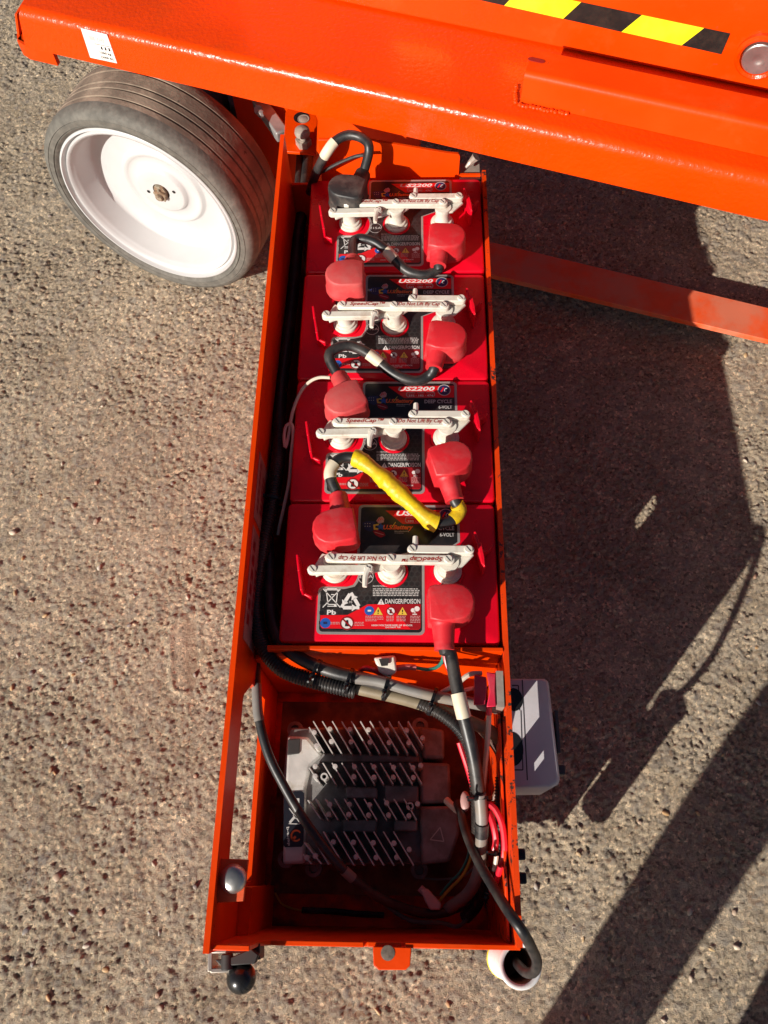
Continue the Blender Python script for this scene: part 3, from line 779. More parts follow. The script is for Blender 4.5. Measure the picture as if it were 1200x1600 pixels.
# rear wall with rounded notch at the right
YR = 0.745
g = G()
zt = 0.445
rw = [(XL1 + 0.0004, 0.088), (0.2628, 0.088), (0.262, 0.362), (0.228, 0.362)]
for k in range(5):
    a = math.pi / 2 * k / 4
    rw.append((0.226 - 0.004 + 0.004 * math.cos(a) + 0.002, 0.402 - 0.006 + 0.006 * math.sin(a)))
rw += [(0.21, 0.4035), (0.085, 0.430), (0.016, 0.430), (0.014, 0.345), (XL1 + 0.0004, 0.345)]
g.plate([(x, YR, z) for x, z in rw], (0, 0.005, 0)); g.build('rear_wall', 'orange', tray, bevel=0.0006)
g = G(); g.box((0.229, YR - 0.003, 0.352), (0.262, YR + 0.03, 0.358)); g.build('rear_ledge', 'bolt', tray, bevel=0.001)
# hinge bracket at left rear with lock bolt
g = G()
hp = [at(u, v, 0.375) for u, v in ((443, 236), (494, 240), (496, 186), (492, 176), (450, 168), (446, 176))]
hc = at(471, 184, 0.375)
g.plate(hp, (0, 0, -0.005)); 
g.plate([at(443, 236, 0.370), at(494, 240, 0.370), at(494, 240, 0.33), at(443, 236, 0.33)], (0, 0.005, 0))
hb = g.build('hinge_bracket', 'orange', tray, bevel=0.0008)
g = G(); g.lathe([(0.0, 0.0004), (0.0125, 0.0004), (0.0125, 0.0)], (hc.x, hc.y, 0.3753), (0, 0, 1), 24); g.build('bracket_hole', 'blackplastic', hb)
g = G(); c_ = at(474, 186, 0.3755); g.lathe([(0.0, 0.001), (0.006, 0.001), (0.0075, 0.0002), (0.0095, 0.0006), (0.0095, 0.0)], c_, (0, 0, 1), 20); g.build('sunk_bolt', 'bolt', hb)
g = G(); c_ = at(475, 226, 0.375)
g.lathe([(0.0075, 0.0), (0.0075, 0.012), (0.0075, 0.012)], c_, (0, 0, 1), 20)
g.loft([c_ + Vector((0.0125 * math.cos(t), 0.0125 * math.sin(t), 0.0)) for t in np.linspace(0, 2 * math.pi, 6, endpoint=False)],
       [c_ + Vector((0.0125 * math.cos(t), 0.0125 * math.sin(t), 0.011)) for t in np.linspace(0, 2 * math.pi, 6, endpoint=False)])
g.cyl(c_, c_ + Vector((0, 0, 0.022)), 0.006, 12)
g.lathe([(0.006, 0.018), (0.0115, 0.020), (0.0123, 0.023), (0.0110, 0.028), (0.0065, 0.031), (0.0, 0.032)], c_, (0, 0, 1), 24)
g.build('lock_bolt', 'bolt', hb)
# small cable gland at right rear
g = G(); g.tube(smooth_path([at(728, 262, 0.37), at(735, 254, 0.375), at(744, 245, 0.385)], 0.003), 0.004, 8, rf=lambda i: 0.0022 + 0.0006 * i); g.build('tie_end', 'bolt', tray)
# floor of battery bay, divider, compartment floor and walls
g = G(); g.box((XL1 + 0.0003, -0.004, 0.088), (XR0, YR, 0.0995)); g.build('bay_floor', 'orange', tray)
g = G(); g.plate([(XL1 + 0.0004, -0.0045, 0.10), (XR0 - 0.0005, -0.0045, 0.10), (XR0 - 0.0005, -0.0045, 0.3735), (-0.012, -0.0045, 0.3735), (-0.016, -0.0045, 0.335), (XL1 + 0.0004, -0.0045, 0.325)], (0, -0.005, 0)); g.build('divider', 'orange', tray, bevel=0.0008)
g = G(); g.box((XL1 + 0.0002, -0.3103, 0.104), (XR0 - 0.0002, -0.0102, 0.1135)); g.build('bottom_plate', 'orange', tray)
g = G(); g.box((XL1 + 0.008, -0.2722, 0.1137), (XR0 - 0.0003, -0.0225, 0.1245)); g.build('rusty_floor', 'rust', tray)
g = G(); g.box((XL1 + 0.0003, -0.3103, 0.1137), (XR0 - 0.0003, -0.2722, 0.1260)); g.build('floor_flange', 'orange_grimy', tray, bevel=0.0006)
g = G(); g.box((XL1 + 0.0003, -0.0225, 0.1137), (XR0 - 0.0003, -0.0101, 0.1260)); g.box((XL1 + 0.0003, -0.272, 0.1137), (XL1 + 0.008, -0.0227, 0.1256)); g.build('floor_flange', 'orange_grimy', tray)
# front wall: low run with notches round the tab, taller corner at the left
YF0, YF1 = -0.3155, -0.3105
fw = [(-0.034, 0.09), (XR1, 0.09), (XR1, 0.355), (0.151, 0.355), (0.151, 0.348), (0.147, 0.348), (0.147, 0.352), (0.112, 0.352), (0.112, 0.348), (0.108, 0.348), (0.108, 0.355),
      (0.012, 0.355), (0.002, 0.372), (0.002, 0.424), (-0.034, 0.424)]
g = G(); g.plate([(x, YF0, z) for x, z in fw], (0, YF1 - YF0, 0)); g.build('front_wall', 'orange', tray, bevel=0.0008)
g = G()
tb = [at(583, 1474, 0.353), at(643, 1474, 0.353), at(641, 1508, 0.353), at(634, 1515, 0.353), at(592, 1515, 0.353), at(584, 1508, 0.353)]
for p in tb[:2]: p.y = YF0 + 0.001
g.plate(tb, (0, 0, 0.004)); tab = g.build('front_tab', 'orange', tray, bevel=0.0008)
g = G(); c_ = at(606, 1489, 0.3575); g.lathe([(0.0, 0.0002), (0.0065, 0.0002), (0.0072, 0.0)], c_, (0, 0, 1), 18); g.build('tab_hole', mat('dirty_hole', (0.15, 0.11, 0.085), 0.8, noise=0.4, nscale=200), tab)
# bolt plate in the left front corner
g = G()
g.plate([at(u, v, 0.415) for u, v in ((338, 1411), (380, 1408), (388, 1343), (341, 1341))], (0, 0, -0.005))
bp = g.build('bolt_plate', 'orange_dusty', tray, bevel=0.0006)
g = G(); c_ = at(364, 1373, 0.418)
g.lathe([(0.0, 0.0065), (0.005, 0.0062), (0.010, 0.0045), (0.0130, 0.0015), (0.0138, -0.001), (0.0130, -0.003)], c_, (0, 0, 1), 28); g.build('carriage_bolt', 'steel', bp)
g = G(); g.box((XL1 + 0.0002, -0.3102, 0.1262), (-0.0215, -0.2625, 0.3)); g.build('corner_post', 'orange', tray)
# paddle latch with black ball at the left front corner
lt_z = 0.375
g = G()
def lp(u, v, z=lt_z): return at(u, v, z)
g.plate([lp(327, 1484), lp(392, 1482), lp(390, 1489), lp(330, 1490)], (0, 0, -0.03))
g.plate([lp(325, 1486), lp(332, 1486), lp(331, 1518), lp(324, 1519)], (0, 0, -0.03))
g.plate([lp(324, 1514), lp(386, 1510), lp(384, 1518), lp(330, 1521)], (0, 0, -0.03))
latch = g.build('latch', 'zinc', tray, bevel=0.0008)
g = G(); g.plate([lp(337, 1499), lp(396, 1495), lp(400, 1503), lp(345, 1508)], (0, 0, 0.004)); g.cyl(lp(355, 1490, 0.38), lp(355, 1516, 0.38), 0.006, 14)
g.plate([lp(352, 1500, 0.384), lp(392, 1482, 0.384), lp(404, 1492, 0.384), lp(398, 1506, 0.384), lp(360, 1509, 0.384)], (0, 0, -0.012))
g.plate([lp(385, 1474, 0.372), lp(406, 1474, 0.372), lp(406, 1500, 0.372), lp(388, 1498, 0.372)], (0, 0, -0.03))
g.build('latch_lever', 'darksteel', latch, bevel=0.001)
g = G(); g.cyl(lp(362, 1512, 0.37), lp(376, 1526, 0.37), 0.006, 10); g.build('latch_stem', 'zinc', latch)
g = G(); g.ball(lp(377, 1528, 0.37), 0.0148, n=24); g.build('latch_ball', 'blackplastic', latch)
# zip tie tails outside the right wall
for (u, v) in ((817, 1335), (815, 1372)):
    p = at(u, v, 0.32)
    g = G(); g.box((XR1 + 0.0006, p.y - 0.006, 0.312), (XR1 + 0.014, p.y + 0.006, 0.326)); g.build('tie_head', 'blackplastic', tray, bevel=0.002)

# ------------------------------------------------------------------ batteries
BX, BY0, PITCH, BW, BD = 0.0, 0.0, 0.1829, 0.2600, 0.1804
def Lp(cx, cy, dz=0.0):                                    # crop pixel on nearest battery -> battery coordinates
    p = at(480 + cx / 4.2857, 780 + cy / 4.2857, ZT)
    return Vector((p.x, p.y, ZT + dz))
def rounded(x0, y0, x1, y1, r, n=4):
    out = []
    for cx, cy, a0 in ((x1 - r, y1 - r, 0), (x0 + r, y1 - r, 90), (x0 + r, y0 + r, 180), (x1 - r, y0 + r, 270)):
        for k in range(n + 1):
            a = math.radians(a0 + 90 * k / n); out.append((cx + r * math.cos(a), cy + r * math.sin(a)))
    return out
def flat(g, pts, z, m):
    g.add([(p[0], p[1], ZT + z) for p in pts], [tuple(range(len(pts)))], m)
def disc(g, c, r, z, m, n=18, r2=0):
    if r2:
        a = [(c[0] + r * math.cos(t), c[1] + r * math.sin(t), ZT + z) for t in np.linspace(0, 2 * math.pi, n, endpoint=False)]
        b = [(c[0] + r2 * math.cos(t), c[1] + r2 * math.sin(t), ZT + z) for t in np.linspace(0, 2 * math.pi, n, endpoint=False)]
        g.add(a + b, [(i, (i + 1) % n, n + (i + 1) % n, n + i) for i in range(n)], m)
    else:
        flat(g, [(c[0] + r * math.cos(t), c[1] + r * math.sin(t)) for t in np.linspace(0, 2 * math.pi, n, endpoint=False)], z, m)
def line(g, a, b, wd, z, m):
    a = Vector((a[0], a[1])); b = Vector((b[0], b[1])); d = (b - a).normalized(); nn = Vector((-d.y, d.x)) * wd / 2
    flat(g, [a + nn, a - nn, b - nn, b + nn], z, m)

CAPS = [(0.0635, 0.0895), (0.1320, 0.0885), (0.2000, 0.0890)]
battery0 = thing('battery', 'nearest red battery next to the open front bay, cap lettering upside down', 'battery', (BX, BY0, 0.0995), 'red deep cycle batteries in the tray')
g = G()
g.loft([(x, y, 0.0998) for x, y in rounded(0.0008, 0.0008, BW - 0.0008, BD - 0.0008, 0.006)], [(x, y, 0.345) for x, y in rounded(0.0008, 0.0008, BW - 0.0008, BD - 0.0008, 0.006)])
case = g.build('case', 'battery', battery0, bevel=0.001)
g = G()
rg = [(0.0, 0.3455), (0.0, 0.3655), (0.0006, 0.368), (0.0018, 0.3694), (0.0036, 0.37)]
rings = [[(x, y, z) for x, y in rounded(i, i, BW - i, BD - i, 0.006)] for i, z in rg]
for a, b in zip(rings, rings[1:]): g.loft(a, b, caps=False, smooth=True)
n_ = len(rings[0]); g.add(rings[-1], [tuple(range(n_))]); g.add(rings[0], [tuple(range(n_))[::-1]])
g.build('lid', 'battery', battery0, sharp=25)
# raised sockets round the three vents
for c_ in CAPS:
    g = G(); g.lathe([(0.0205, 0.0), (0.0199, 0.0022), (0.0175, 0.0024), (0.0172, 0.0004)], (c_[0], c_[1], ZT), (0, 0, 1), 32); g.build('vent_socket', 'battery', battery0)
# label: silver plate, black field, print
A = lambda cx, cy: Lp(cx, cy)
g = G()
def lab(ins):
    x0, x1 = 0.0895 + ins, 0.2158 - ins; yt = 0.1778 - ins
    xl, xr = 0.0440 + ins, 0.1718 - ins; yb = 0.0098 + ins
    r = 0.006 - ins * 0.6
    pts = []
    def arc(cx, cy, rr, a0, a1, n=5):
        for k in range(n + 1):
            a = math.radians(a0 + (a1 - a0) * k / n); pts.append((cx + rr * math.cos(a), cy + rr * math.sin(a)))
    arc(x1 - r, yt - r, r, 0, 90); arc(x0 + r, yt - r, r, 90, 180)
    # round the left vent, down to the lower field
    pts.append((x0, 0.106)); arc(CAPS[0][0], CAPS[0][1], 0.0285 + ins, 30, -40, 8)
    yl = 0.0690 - ins
    pts.append((0.078 - ins, yl)); arc(xl + r, yl - r, r, 90, 180); arc(xl + r, yb + r, r, 180, 270); arc(xr - r, yb + r, r, 270, 360)
    pts.append((xr, 0.088)); arc(CAPS[2][0], CAPS[2][1], 0.0275 + ins, 200, 60, 10) if False else None
    pts.append((xr, 0.104)); pts.append((x1 - 0.014, 0.118)); pts.append((x1, 0.128))
    return pts
for ins, z, m in ((0.0, 0.00030, 0), (0.0032, 0.00045, 1)):
    P_ = lab(ins)
    g.add([(x, y, ZT + z) for x, y in P_], [tuple(range(len(P_)))], m)
label = g.build('label', ['silver', 'lblack'], battery0)
g = G()
mats_ = ['lhex', 'lred', 'lwhite', 'lgrey', 'lblue', 'lorange', 'lyellow', 'lpink', 'lnavy', 'lred2', 'lblack']
HEX, RED, WHT, GRY, BLU, ORG, YEL, PNK, NVY, DRD, BLK = range(11)
# honeycomb on the black field
hr = 0.0041
for i in range(-1, 18):
    for j in range(0, 13):
        cx = 0.050 + i * hr * 1.732 + (hr * 0.866 if j % 2 else 0); cy = 0.024 + j * hr * 1.5
        if cx < 0.049 or cx > 0.1655 or cy > 0.106: continue
        if cx < 0.094 and cy > 0.064: continue
        if cy < 0.041 and cx > 0.075: continue
        if any((cx - c_[0]) ** 2 + (cy - c_[1]) ** 2 < 0.028 ** 2 for c_ in CAPS[::2]): continue
        a = [(cx + hr * 0.93 * math.sin(t), cy + hr * 0.93 * math.cos(t), ZT + 0.00055) for t in np.linspace(0, 2 * math.pi, 6, endpoint=False)]
        b = [(cx + hr * 0.80 * math.sin(t), cy + hr * 0.80 * math.cos(t), ZT + 0.00055) for t in np.linspace(0, 2 * math.pi, 6, endpoint=False)]
        g.add(a + b, [(k, (k + 1) % 6, 6 + (k + 1) % 6, 6 + k) for k in range(6)], HEX)
Z1, Z2, Z3 = 0.00062, 0.00074, 0.00086
flat(g, [A(525, 78), A(1000, 74), A(1000, 165), A(640, 167)], Z1, RED)
flat(g, [A(88, 778), A(270, 776), A(405, 705), A(762, 702), A(760, 862), A(745, 874), A(100, 866), A(88, 850)], Z1, RED)
flat(g, [A(545, 704), A(762, 702), A(760, 862), A(745, 872), A(690, 870)], Z1 + 0.00005, DRD)
def txt(s, cx0, cy0, cx1, cy1, m, z=Z2, shear=0.0, bold=0.0):
    p0 = A(cx0, cy1); p1 = A(cx1, cy1); p2 = A(cx0, cy0)
    ux = (p1 - p0); uy = (p2 - p0); uy = Vector((-ux.y, ux.x, 0)).normalized() * uy.length
    put_text(g, s, p0 + Vector((0, 0, z)), ux.normalized(), uy.normalized(), ux.length, uy.length, m, shear, bold)
txt('US2200', 597, 80, 860, 112, WHT, shear=0.25, bold=0.03)
pl = [A(655, 130), A(668, 118), A(848, 116), A(862, 130), A(862, 148), A(850, 160), A(668, 162), A(655, 150)]
flat(g, pl, Z2, PNK); pl2 = [p + (Vector((p.x, p.y, 0)) - Vector((p.x, p.y, 0))) for p in pl]
cpl = sum(pl, Vector()) / 8; flat(g, [cpl + (p - cpl) * 0.93 for p in pl], Z2 + 0.00006, RED)
txt('232 · 182 · 474', 672, 142, 848, 156, WHT, z=Z3, bold=0.02)
for (x0, x1) in ((672, 720), (735, 785), (800, 850)): line(g, A(x0, 128), A(x1, 128), 0.0010, Z3, PNK)
disc(g, A(928, 108), 0.0085, Z2, NVY); disc(g, A(928, 108), 0.0088, Z2 + 0.00004, GRY, r2=0.0078)
txt('C', 928, 92, 950, 122, WHT, z=Z3, shear=0.3, bold=0.03); line(g, A(905, 125), A(925, 88), 0.0020, Z3, RED)
txt('DEEP CYCLE', 787, 181, 985, 209, GRY, bold=0.02)
txt('6-VOLT', 888, 226, 985, 252, GRY, bold=0.02)
txt('U.S.Battery', 508, 174, 710, 214, ORG, z=Z3 + 0.0002, shear=0.25, bold=0.045)
txt('Manufacturing', 585, 212, 682, 222, GRY, bold=0.01); txt('Company', 585, 224, 645, 233, GRY, bold=0.01)
# emblem: flag map behind a star
flat(g, [A(370, 162), A(395, 148), A(455, 150), A(458, 200), A(425, 220), A(388, 205)], Z2, NVY)
for k in range(6): disc(g, A(388 + 16 * (k % 3), 165 + 18 * (k // 3)), 0.0007, Z3, GRY, 6)
flat(g, [A(462, 146), A(478, 124), A(502, 116), A(516, 132), A(512, 156), A(480, 166)], Z2, PNK)
for k in range(3): line(g, A(472 + 14 * k, 150 - 6 * k), A(486 + 12 * k, 124 + 4 * k), 0.0010, Z2 + 0.00004, RED)
flat(g, [A(440, 215), A(470, 205), A(516, 226), A(524, 245), A(492, 260), A(455, 240)], Z2, DRD)
line(g, A(452, 222), A(512, 240), 0.0007, Z2 + 0.00004, PNK)
flat(g, [A(442, 172), A(480, 166), A(480, 176), A(456, 180), A(456, 194), A(480, 196), A(480, 207), A(446, 206)], Z3, YEL)
sc_ = A(492, 187); st_ = []
for k in range(10):
    a = math.pi / 2 + k * math.pi / 5; r_ = 0.0058 if k % 2 == 0 else 0.0025
    st_.append((sc_.x + r_ * math.cos(a), sc_.y + r_ * math.sin(a)))
flat(g, st_, Z3 + 0.0001, BLU)
line(g, A(560, 200), A(592, 155), 0.0008, Z3, YEL)
# lower field
txt('PROTECTION IS DANGER', 440, 578, 590, 590, GRY, bold=0.02)
for r_ in range(5):
    y = 602 + 11 * r_; x = 440
    while x < 745:
        wd = random.randint(8, 26); line(g, A(x, y), A(min(x + wd, 752), y), 0.0011, Z2, GRY); x += wd + 5
def tri(c0, s, m1, m2):
    c = A(*c0); flat(g, [(c.x - s, c.y - s * .8), (c.x + s, c.y - s * .8), (c.x, c.y + s * .95)], Z2, m1)
    line(g, (c.x, c.y + s * 0.35), (c.x, c.y - s * 0.2), s * 0.22, Z3, m2); disc(g, (c.x, c.y - s * 0.48), s * 0.14, Z3, m2, 6)
tri((495, 688), 0.0042, WHT, BLK)
txt('DANGER/POISON', 522, 669, 757, 701, WHT, bold=0.008)
txt('Pb', 132, 742, 193, 775, WHT, bold=0.03)
for a, b in (((108, 602), (222, 726)), ((222, 604), (104, 726)), ((128, 612), (140, 706)), ((204, 612), (194, 706)), ((140, 706), (194, 706)), ((120, 608), (212, 608)), ((135, 600), (200, 600)), ((160, 640), (182, 640))):
    line(g, A(*a), A(*b), 0.0011, Z2, WHT)
disc(g, A(188, 714), 0.0016, Z3, WHT, 8); line(g, A(135, 718), A(200, 718), 0.0009, Z2, WHT)
rc = A(291, 688)
tv = [Vector((rc.x + 0.0128 * math.cos(a), rc.y + 0.0128 * math.sin(a) - 0.001)) for a in (math.pi / 2, math.pi / 2 + 2 * math.pi / 3, math.pi / 2 + 4 * math.pi / 3)]
for k in range(3):
    a, b, c = tv[k], tv[(k + 1) % 3], tv[(k + 2) % 3]
    line(g, a.lerp(b, 0.10), a.lerp(b, 0.60), 0.0042, Z2, WHT)
    d = (b - a).normalized(); nn = Vector((-d.y, d.x)); q = a.lerp(b, 0.58)
    flat(g, [q + nn * 0.0044, q - nn * 0.0044, q + d * 0.0062], Z2, WHT)
    line(g, a.lerp(c, 0.02), a.lerp(c, 0.22), 0.0036, Z2 + 0.00003, WHT)
txt('PB', 281, 684, 302, 698, GRY, bold=0.01)
disc(g, A(416, 748), 0.0058, Z2, BLU); line(g, A(405, 748), A(428, 748), 0.0022, Z3, WHT)
tri((475, 752), 0.0056, YEL, BLK); tri((638, 752), 0.0056, YEL, BLK)
for c0, r_ in (((560, 752), 0.0056), ((267, 832), 0.0084)):
    c = A(*c0); disc(g, c, r_, Z2, WHT); disc(g, c, r_, Z3, DRD, r2=r_ * 0.8); line(g, (c.x - r_ * .6, c.y + r_ * .6), (c.x + r_ * .6, c.y - r_ * .6), r_ * .22, Z3, DRD)
    flat(g, [(c.x - r_ * .3, c.y - r_ * .45), (c.x + r_ * .3, c.y - r_ * .45), (c.x + r_ * .15, c.y + r_ * .5), (c.x - r_ * .2, c.y + r_ * .4)], Z2 + 0.00005, BLK)
disc(g, A(122, 830), 0.0062, Z2, BLU); flat(g, [A(108, 838), A(134, 838), A(134, 822), A(108, 822)], Z3, NVY)
disc(g, A(735, 735), 0.0032, Z2, WHT); disc(g, A(708, 745), 0.0026, Z2, WHT); line(g, A(720, 745), A(722, 772), 0.0010, Z2, WHT); line(g, A(705, 772), A(735, 772), 0.0012, Z2, WHT)
for x0, x1, y0, nn in ((390, 465, 785, 4), (470, 510, 785, 3), (530, 580, 785, 4), (598, 660, 785, 4), (690, 755, 785, 5), (155, 222, 826, 2), (305, 380, 826, 3)):
    for k in range(nn):
        x = x0
        while x < x1:
            wd = random.randint(7, 18); line(g, A(x, y0 + 10 * k), A(min(x + wd, x1), y0 + 10 * k), 0.0008, Z2, PNK); x += wd + 4
txt('HIGH VOLTAGE RISK OF SHOCK', 432, 840, 706, 851, WHT, bold=0.02); txt('DO NOT TIP.', 525, 854, 628, 864, WHT, bold=0.02)
x = 140
while x < 640:
    wd = random.randint(8, 24); line(g, A(x, 882), A(x + wd, 882), 0.0008, Z2, HEX); x += wd + 5
txt('215A', 345, 508, 440, 530, GRY, bold=0.01)
disc(g, A(392, 520), 0.0095, Z2, GRY, 24, r2=0.0088)
g.build('label_print', mats_, label)['kind'] = 'stuff'
# vent caps under one bar, with two side levers
for c_ in CAPS:
    g = G()
    g.lathe([(0.0150, 0.0006), (0.0168, 0.001), (0.0170, 0.0050), (0.0164, 0.0060), (0.0146, 0.0064), (0.0142, 0.0090), (0.0136, 0.0096), (0.0112, 0.0100), (0.0106, 0.0125), (0.0104, 0.026), (0.0116, 0.0285), (0.0116, 0.0345), (0.0, 0.0345)],
            (c_[0], c_[1], ZT), (0, 0, 1), 28)
    g.build('vent_cap', 'capwhite', battery0)
ZB = 0.414 - ZT
def bar(g, x0, y0, x1, y1, hw, z0, z1):
    a = Vector((x0, y0)); b = Vector((x1, y1)); d = (b - a).normalized(); nn = Vector((-d.y, d.x))
    pts = []
    for k in range(7):
        t = math.radians(-90 + 180 * k / 6); v = b + (d * math.cos(t) + nn * math.sin(t)) * hw; pts.append((v.x, v.y))
    for k in range(7):
        t = math.radians(90 + 180 * k / 6); v = a + (d * math.cos(t) + nn * math.sin(t)) * hw; pts.append((v.x, v.y))
    g.loft([(x, y, ZT + z0) for x, y in pts], [(x, y, ZT + z1) for x, y in pts])
bar_e = bpy.data.objects.new('cap_bar', None); C.objects.link(bar_e); bar_e.parent = battery0; bar_e.empty_display_size = 0.02
bar_e.location = Vector((0.132, 0.089, ZT + 0.035)) - Vector(battery0.location)
g = G(); bar(g, 0.0600, 0.0905, 0.2010, 0.0890, 0.0055, 0.0358, ZB); g.build('main_bar', 'capwhite', bar_e, bevel=0.0012)
g = G(); bar(g, 0.0395, 0.0765, 0.1065, 0.0778, 0.0053, 0.0325, ZB - 0.003); g.build('side_lever', 'capwhite', bar_e, bevel=0.0012)
g = G(); bar(g, 0.1560, 0.1020, 0.2240, 0.1018, 0.0053, 0.0340, ZB - 0.001); g.build('side_lever', 'capwhite', bar_e, bevel=0.0012)
# webs joining levers to the caps, small bent handles
g = G(); g.loft([(0.044, 0.0705, ZT + 0.0285), (0.070, 0.083, ZT + 0.0285), (0.066, 0.096, ZT + 0.0285), (0.050, 0.100, ZT + 0.0285), (0.040, 0.082, ZT + 0.0285)], [(0.044, 0.0705, ZT + 0.0322), (0.070, 0.083, ZT + 0.0322), (0.066, 0.096, ZT + 0.0322), (0.050, 0.100, ZT + 0.0322), (0.040, 0.082, ZT + 0.0322)]); g.build('cap_web', 'capwhite', bar_e, bevel=0.001)
g = G(); g.loft([(0.196, 0.080, ZT + 0.0285), (0.214, 0.082, ZT + 0.0285), (0.230, 0.099, ZT + 0.0285), (0.222, 0.106, ZT + 0.0285), (0.196, 0.098, ZT + 0.0285)], [(0.196, 0.080, ZT + 0.0322), (0.214, 0.082, ZT + 0.0322), (0.230, 0.099, ZT + 0.0322), (0.222, 0.106, ZT + 0.0322), (0.196, 0.098, ZT + 0.0322)]); g.build('cap_web', 'capwhite', bar_e, bevel=0.001)
g = G(); g.loft([(0.102, 0.0735, ZT + 0.0275), (0.124, 0.080, ZT + 0.0275), (0.118, 0.096, ZT + 0.0275), (0.110, 0.086, ZT + 0.0275)], [(0.102, 0.0735, ZT + 0.0318), (0.124, 0.080, ZT + 0.0318), (0.118, 0.096, ZT + 0.0318), (0.110, 0.086, ZT + 0.0318)]); g.build('cap_web', 'capwhite', bar_e, bevel=0.001)
g = G(); g.loft([(0.140, 0.082, ZT + 0.0275), (0.150, 0.090, ZT + 0.0275), (0.160, 0.104, ZT + 0.0275), (0.136, 0.098, ZT + 0.0275)], [(0.140, 0.082, ZT + 0.0318), (0.150, 0.090, ZT + 0.0318), (0.160, 0.104, ZT + 0.0318), (0.136, 0.098, ZT + 0.0318)]); g.build('cap_web', 'capwhite', bar_e, bevel=0.001)
for pts in ([(0.1560, 0.1020), (0.1600, 0.1075), (0.1605, 0.1185)], [(0.1065, 0.0778), (0.1030, 0.0700), (0.1020, 0.0555)]):
    g = G(); P_ = smooth_path([(x, y, ZT + ZB - 0.004) for x, y in pts], 0.002)
    g.tube(P_, 0.0032, 8, rf=lambda i: 0.0042 - 0.00012 * min(i, 12)); g.build('bent_handle', 'capwhite', bar_e)
for (x, y, dz) in ((0.0615, 0.0905, 0), (0.1315, 0.0898, 0), (0.1985, 0.089, 0), (0.0405, 0.0766, -0.003), (0.1060, 0.0778, -0.003), (0.1565, 0.102, -0.001), (0.2225, 0.1018, -0.001)):
    g = G(); g.lathe([(0.0052, -0.001), (0.0050, 0.0012), (0.0044, 0.0018), (0.0, 0.0019)], (x, y, ZT + ZB + dz), (0, 0, 1), 16)
    a = 0.9; dx, dy = 0.004 * math.cos(a), -0.004 * math.sin(a)
    line(g, (x - dx, y - dy), (x + dx, y + dy), 0.0011, ZB + dz + 0.0021, 1)
    g.build('cap_screw', ['capwhite', 'seam'], bar_e)
bp_ = g = G()
put_text(g, 'SpeedCap™', Vector((0.072, 0.0872, ZT + ZB + 0.0003)), (1, 0, 0), (0, 1, 0), 0.048, 0.0072, 0, 0.25, 0.02)
put_text(g, 'Do Not Lift By Cap', Vector((0.1375, 0.0866, ZT + ZB + 0.0003)), (1, 0, 0), (0, 1, 0), 0.056, 0.0072, 0, 0.25, 0.015)
lettering = g.build('bar_lettering', 'capred', bar_e); lettering['kind'] = 'stuff'
# red lifting tabs standing at both ends
def lug(g, pts, h, th):
    P_ = [Vector((x, y)) for x, y in pts]
    for a, b in zip(P_, P_[1:]):
        d = (b - a).normalized(); nn = Vector((-d.y, d.x)) * th / 2
        g.loft([(*(a + nn), ZT), (*(a - nn), ZT), (*(b - nn), ZT), (*(b + nn), ZT)], [(*(a + nn), ZT + h), (*(a - nn), ZT + h), (*(b - nn), ZT + h), (*(b + nn), ZT + h)])
def b4(u, v, z):
    p = at(u, v, z); return (p.x, p.y)
HT = 0.030
g = G(); lug(g, [b4(464, 866, ZT + HT), b4(467, 892, ZT + HT), b4(471, 922, ZT + HT)], HT, 0.0030); lug(g, [b4(471, 925, ZT + 0.012), b4(487, 933, ZT + 0.012)], 0.012, 0.0030)
g.build('lifting_tab', 'battery', battery0, bevel=0.0008)
g = G(); lug(g, [b4(742, 830, ZT + HT), b4(748, 852, ZT + HT), b4(757, 886, ZT + HT)], HT, 0.0030); lug(g, [b4(751, 862, ZT + 0.018), b4(762, 860, ZT + 0.018), b4(769, 851, ZT + 0.018)], 0.018, 0.0022)
g.loft([(*b4(u, v, ZT + HT), ZT + 0.012) for u, v in ((746, 850), (752, 848), (757, 870), (758, 886), (752, 880))], [(*b4(u, v, ZT + HT), ZT + HT + 0.001) for u, v in ((746, 850), (752, 848), (757, 870), (758, 886), (752, 880))])
g.build('lifting_tab', 'battery', battery0, bevel=0.0008)
# lead terminals
for (x, y) in ((0.064, 0.125), (0.203, 0.033)):
    g = G(); g.lathe([(0.016, 0.0), (0.016, 0.004), (0.010, 0.006), (0.009, 0.016), (0.0, 0.016)], (x, y, ZT), (0, 0, 1), 18); g.build('terminal_post', 'boot_black', battery0)
def copy_tree(o, parent=None):
    c = o.copy(); C.objects.link(c); c.parent = parent
    for ch_ in [x for x in o.children]: copy_tree(ch_, c)
    return c
blabels = ['third red battery from the back, red boot with yellow taped cable',
           'second red battery from the back, white wire reaching its left edge',
           'rearmost red battery against the back wall with black boot']
blabels = ['red battery crossed by yellow taped cable, second from the front bay',
           'red battery under the black cable with lower cream band, third from the front bay',
           'rearmost red battery, black boot on its left terminal, beside the chassis beam']
copies = []
for k in range(3):
    b = copy_tree(battery0); b['label'] = blabels[k]
    b.location = (BX + (0.001, -0.0005, 0.0008)[k], BY0 + PITCH * (k + 1), 0.0995); b.rotation_euler = (0, 0, (0.003, -0.002, 0.004)[k]); copies.append(b)
# on the nearest battery the bar sits the other way round
def rec(o):
    for c_ in o.children:
        yield c_; yield from rec(c_)
me2 = lettering.data.copy(); lettering.data = me2
oc = Vector((0.132, 0.0899, 0)) - Vector((0.132, 0.089, 0))
for v in me2.vertices: v.co.x = -v.co.x; v.co.y = 2 * oc.y * 1.0 - v.co.y + 0.0

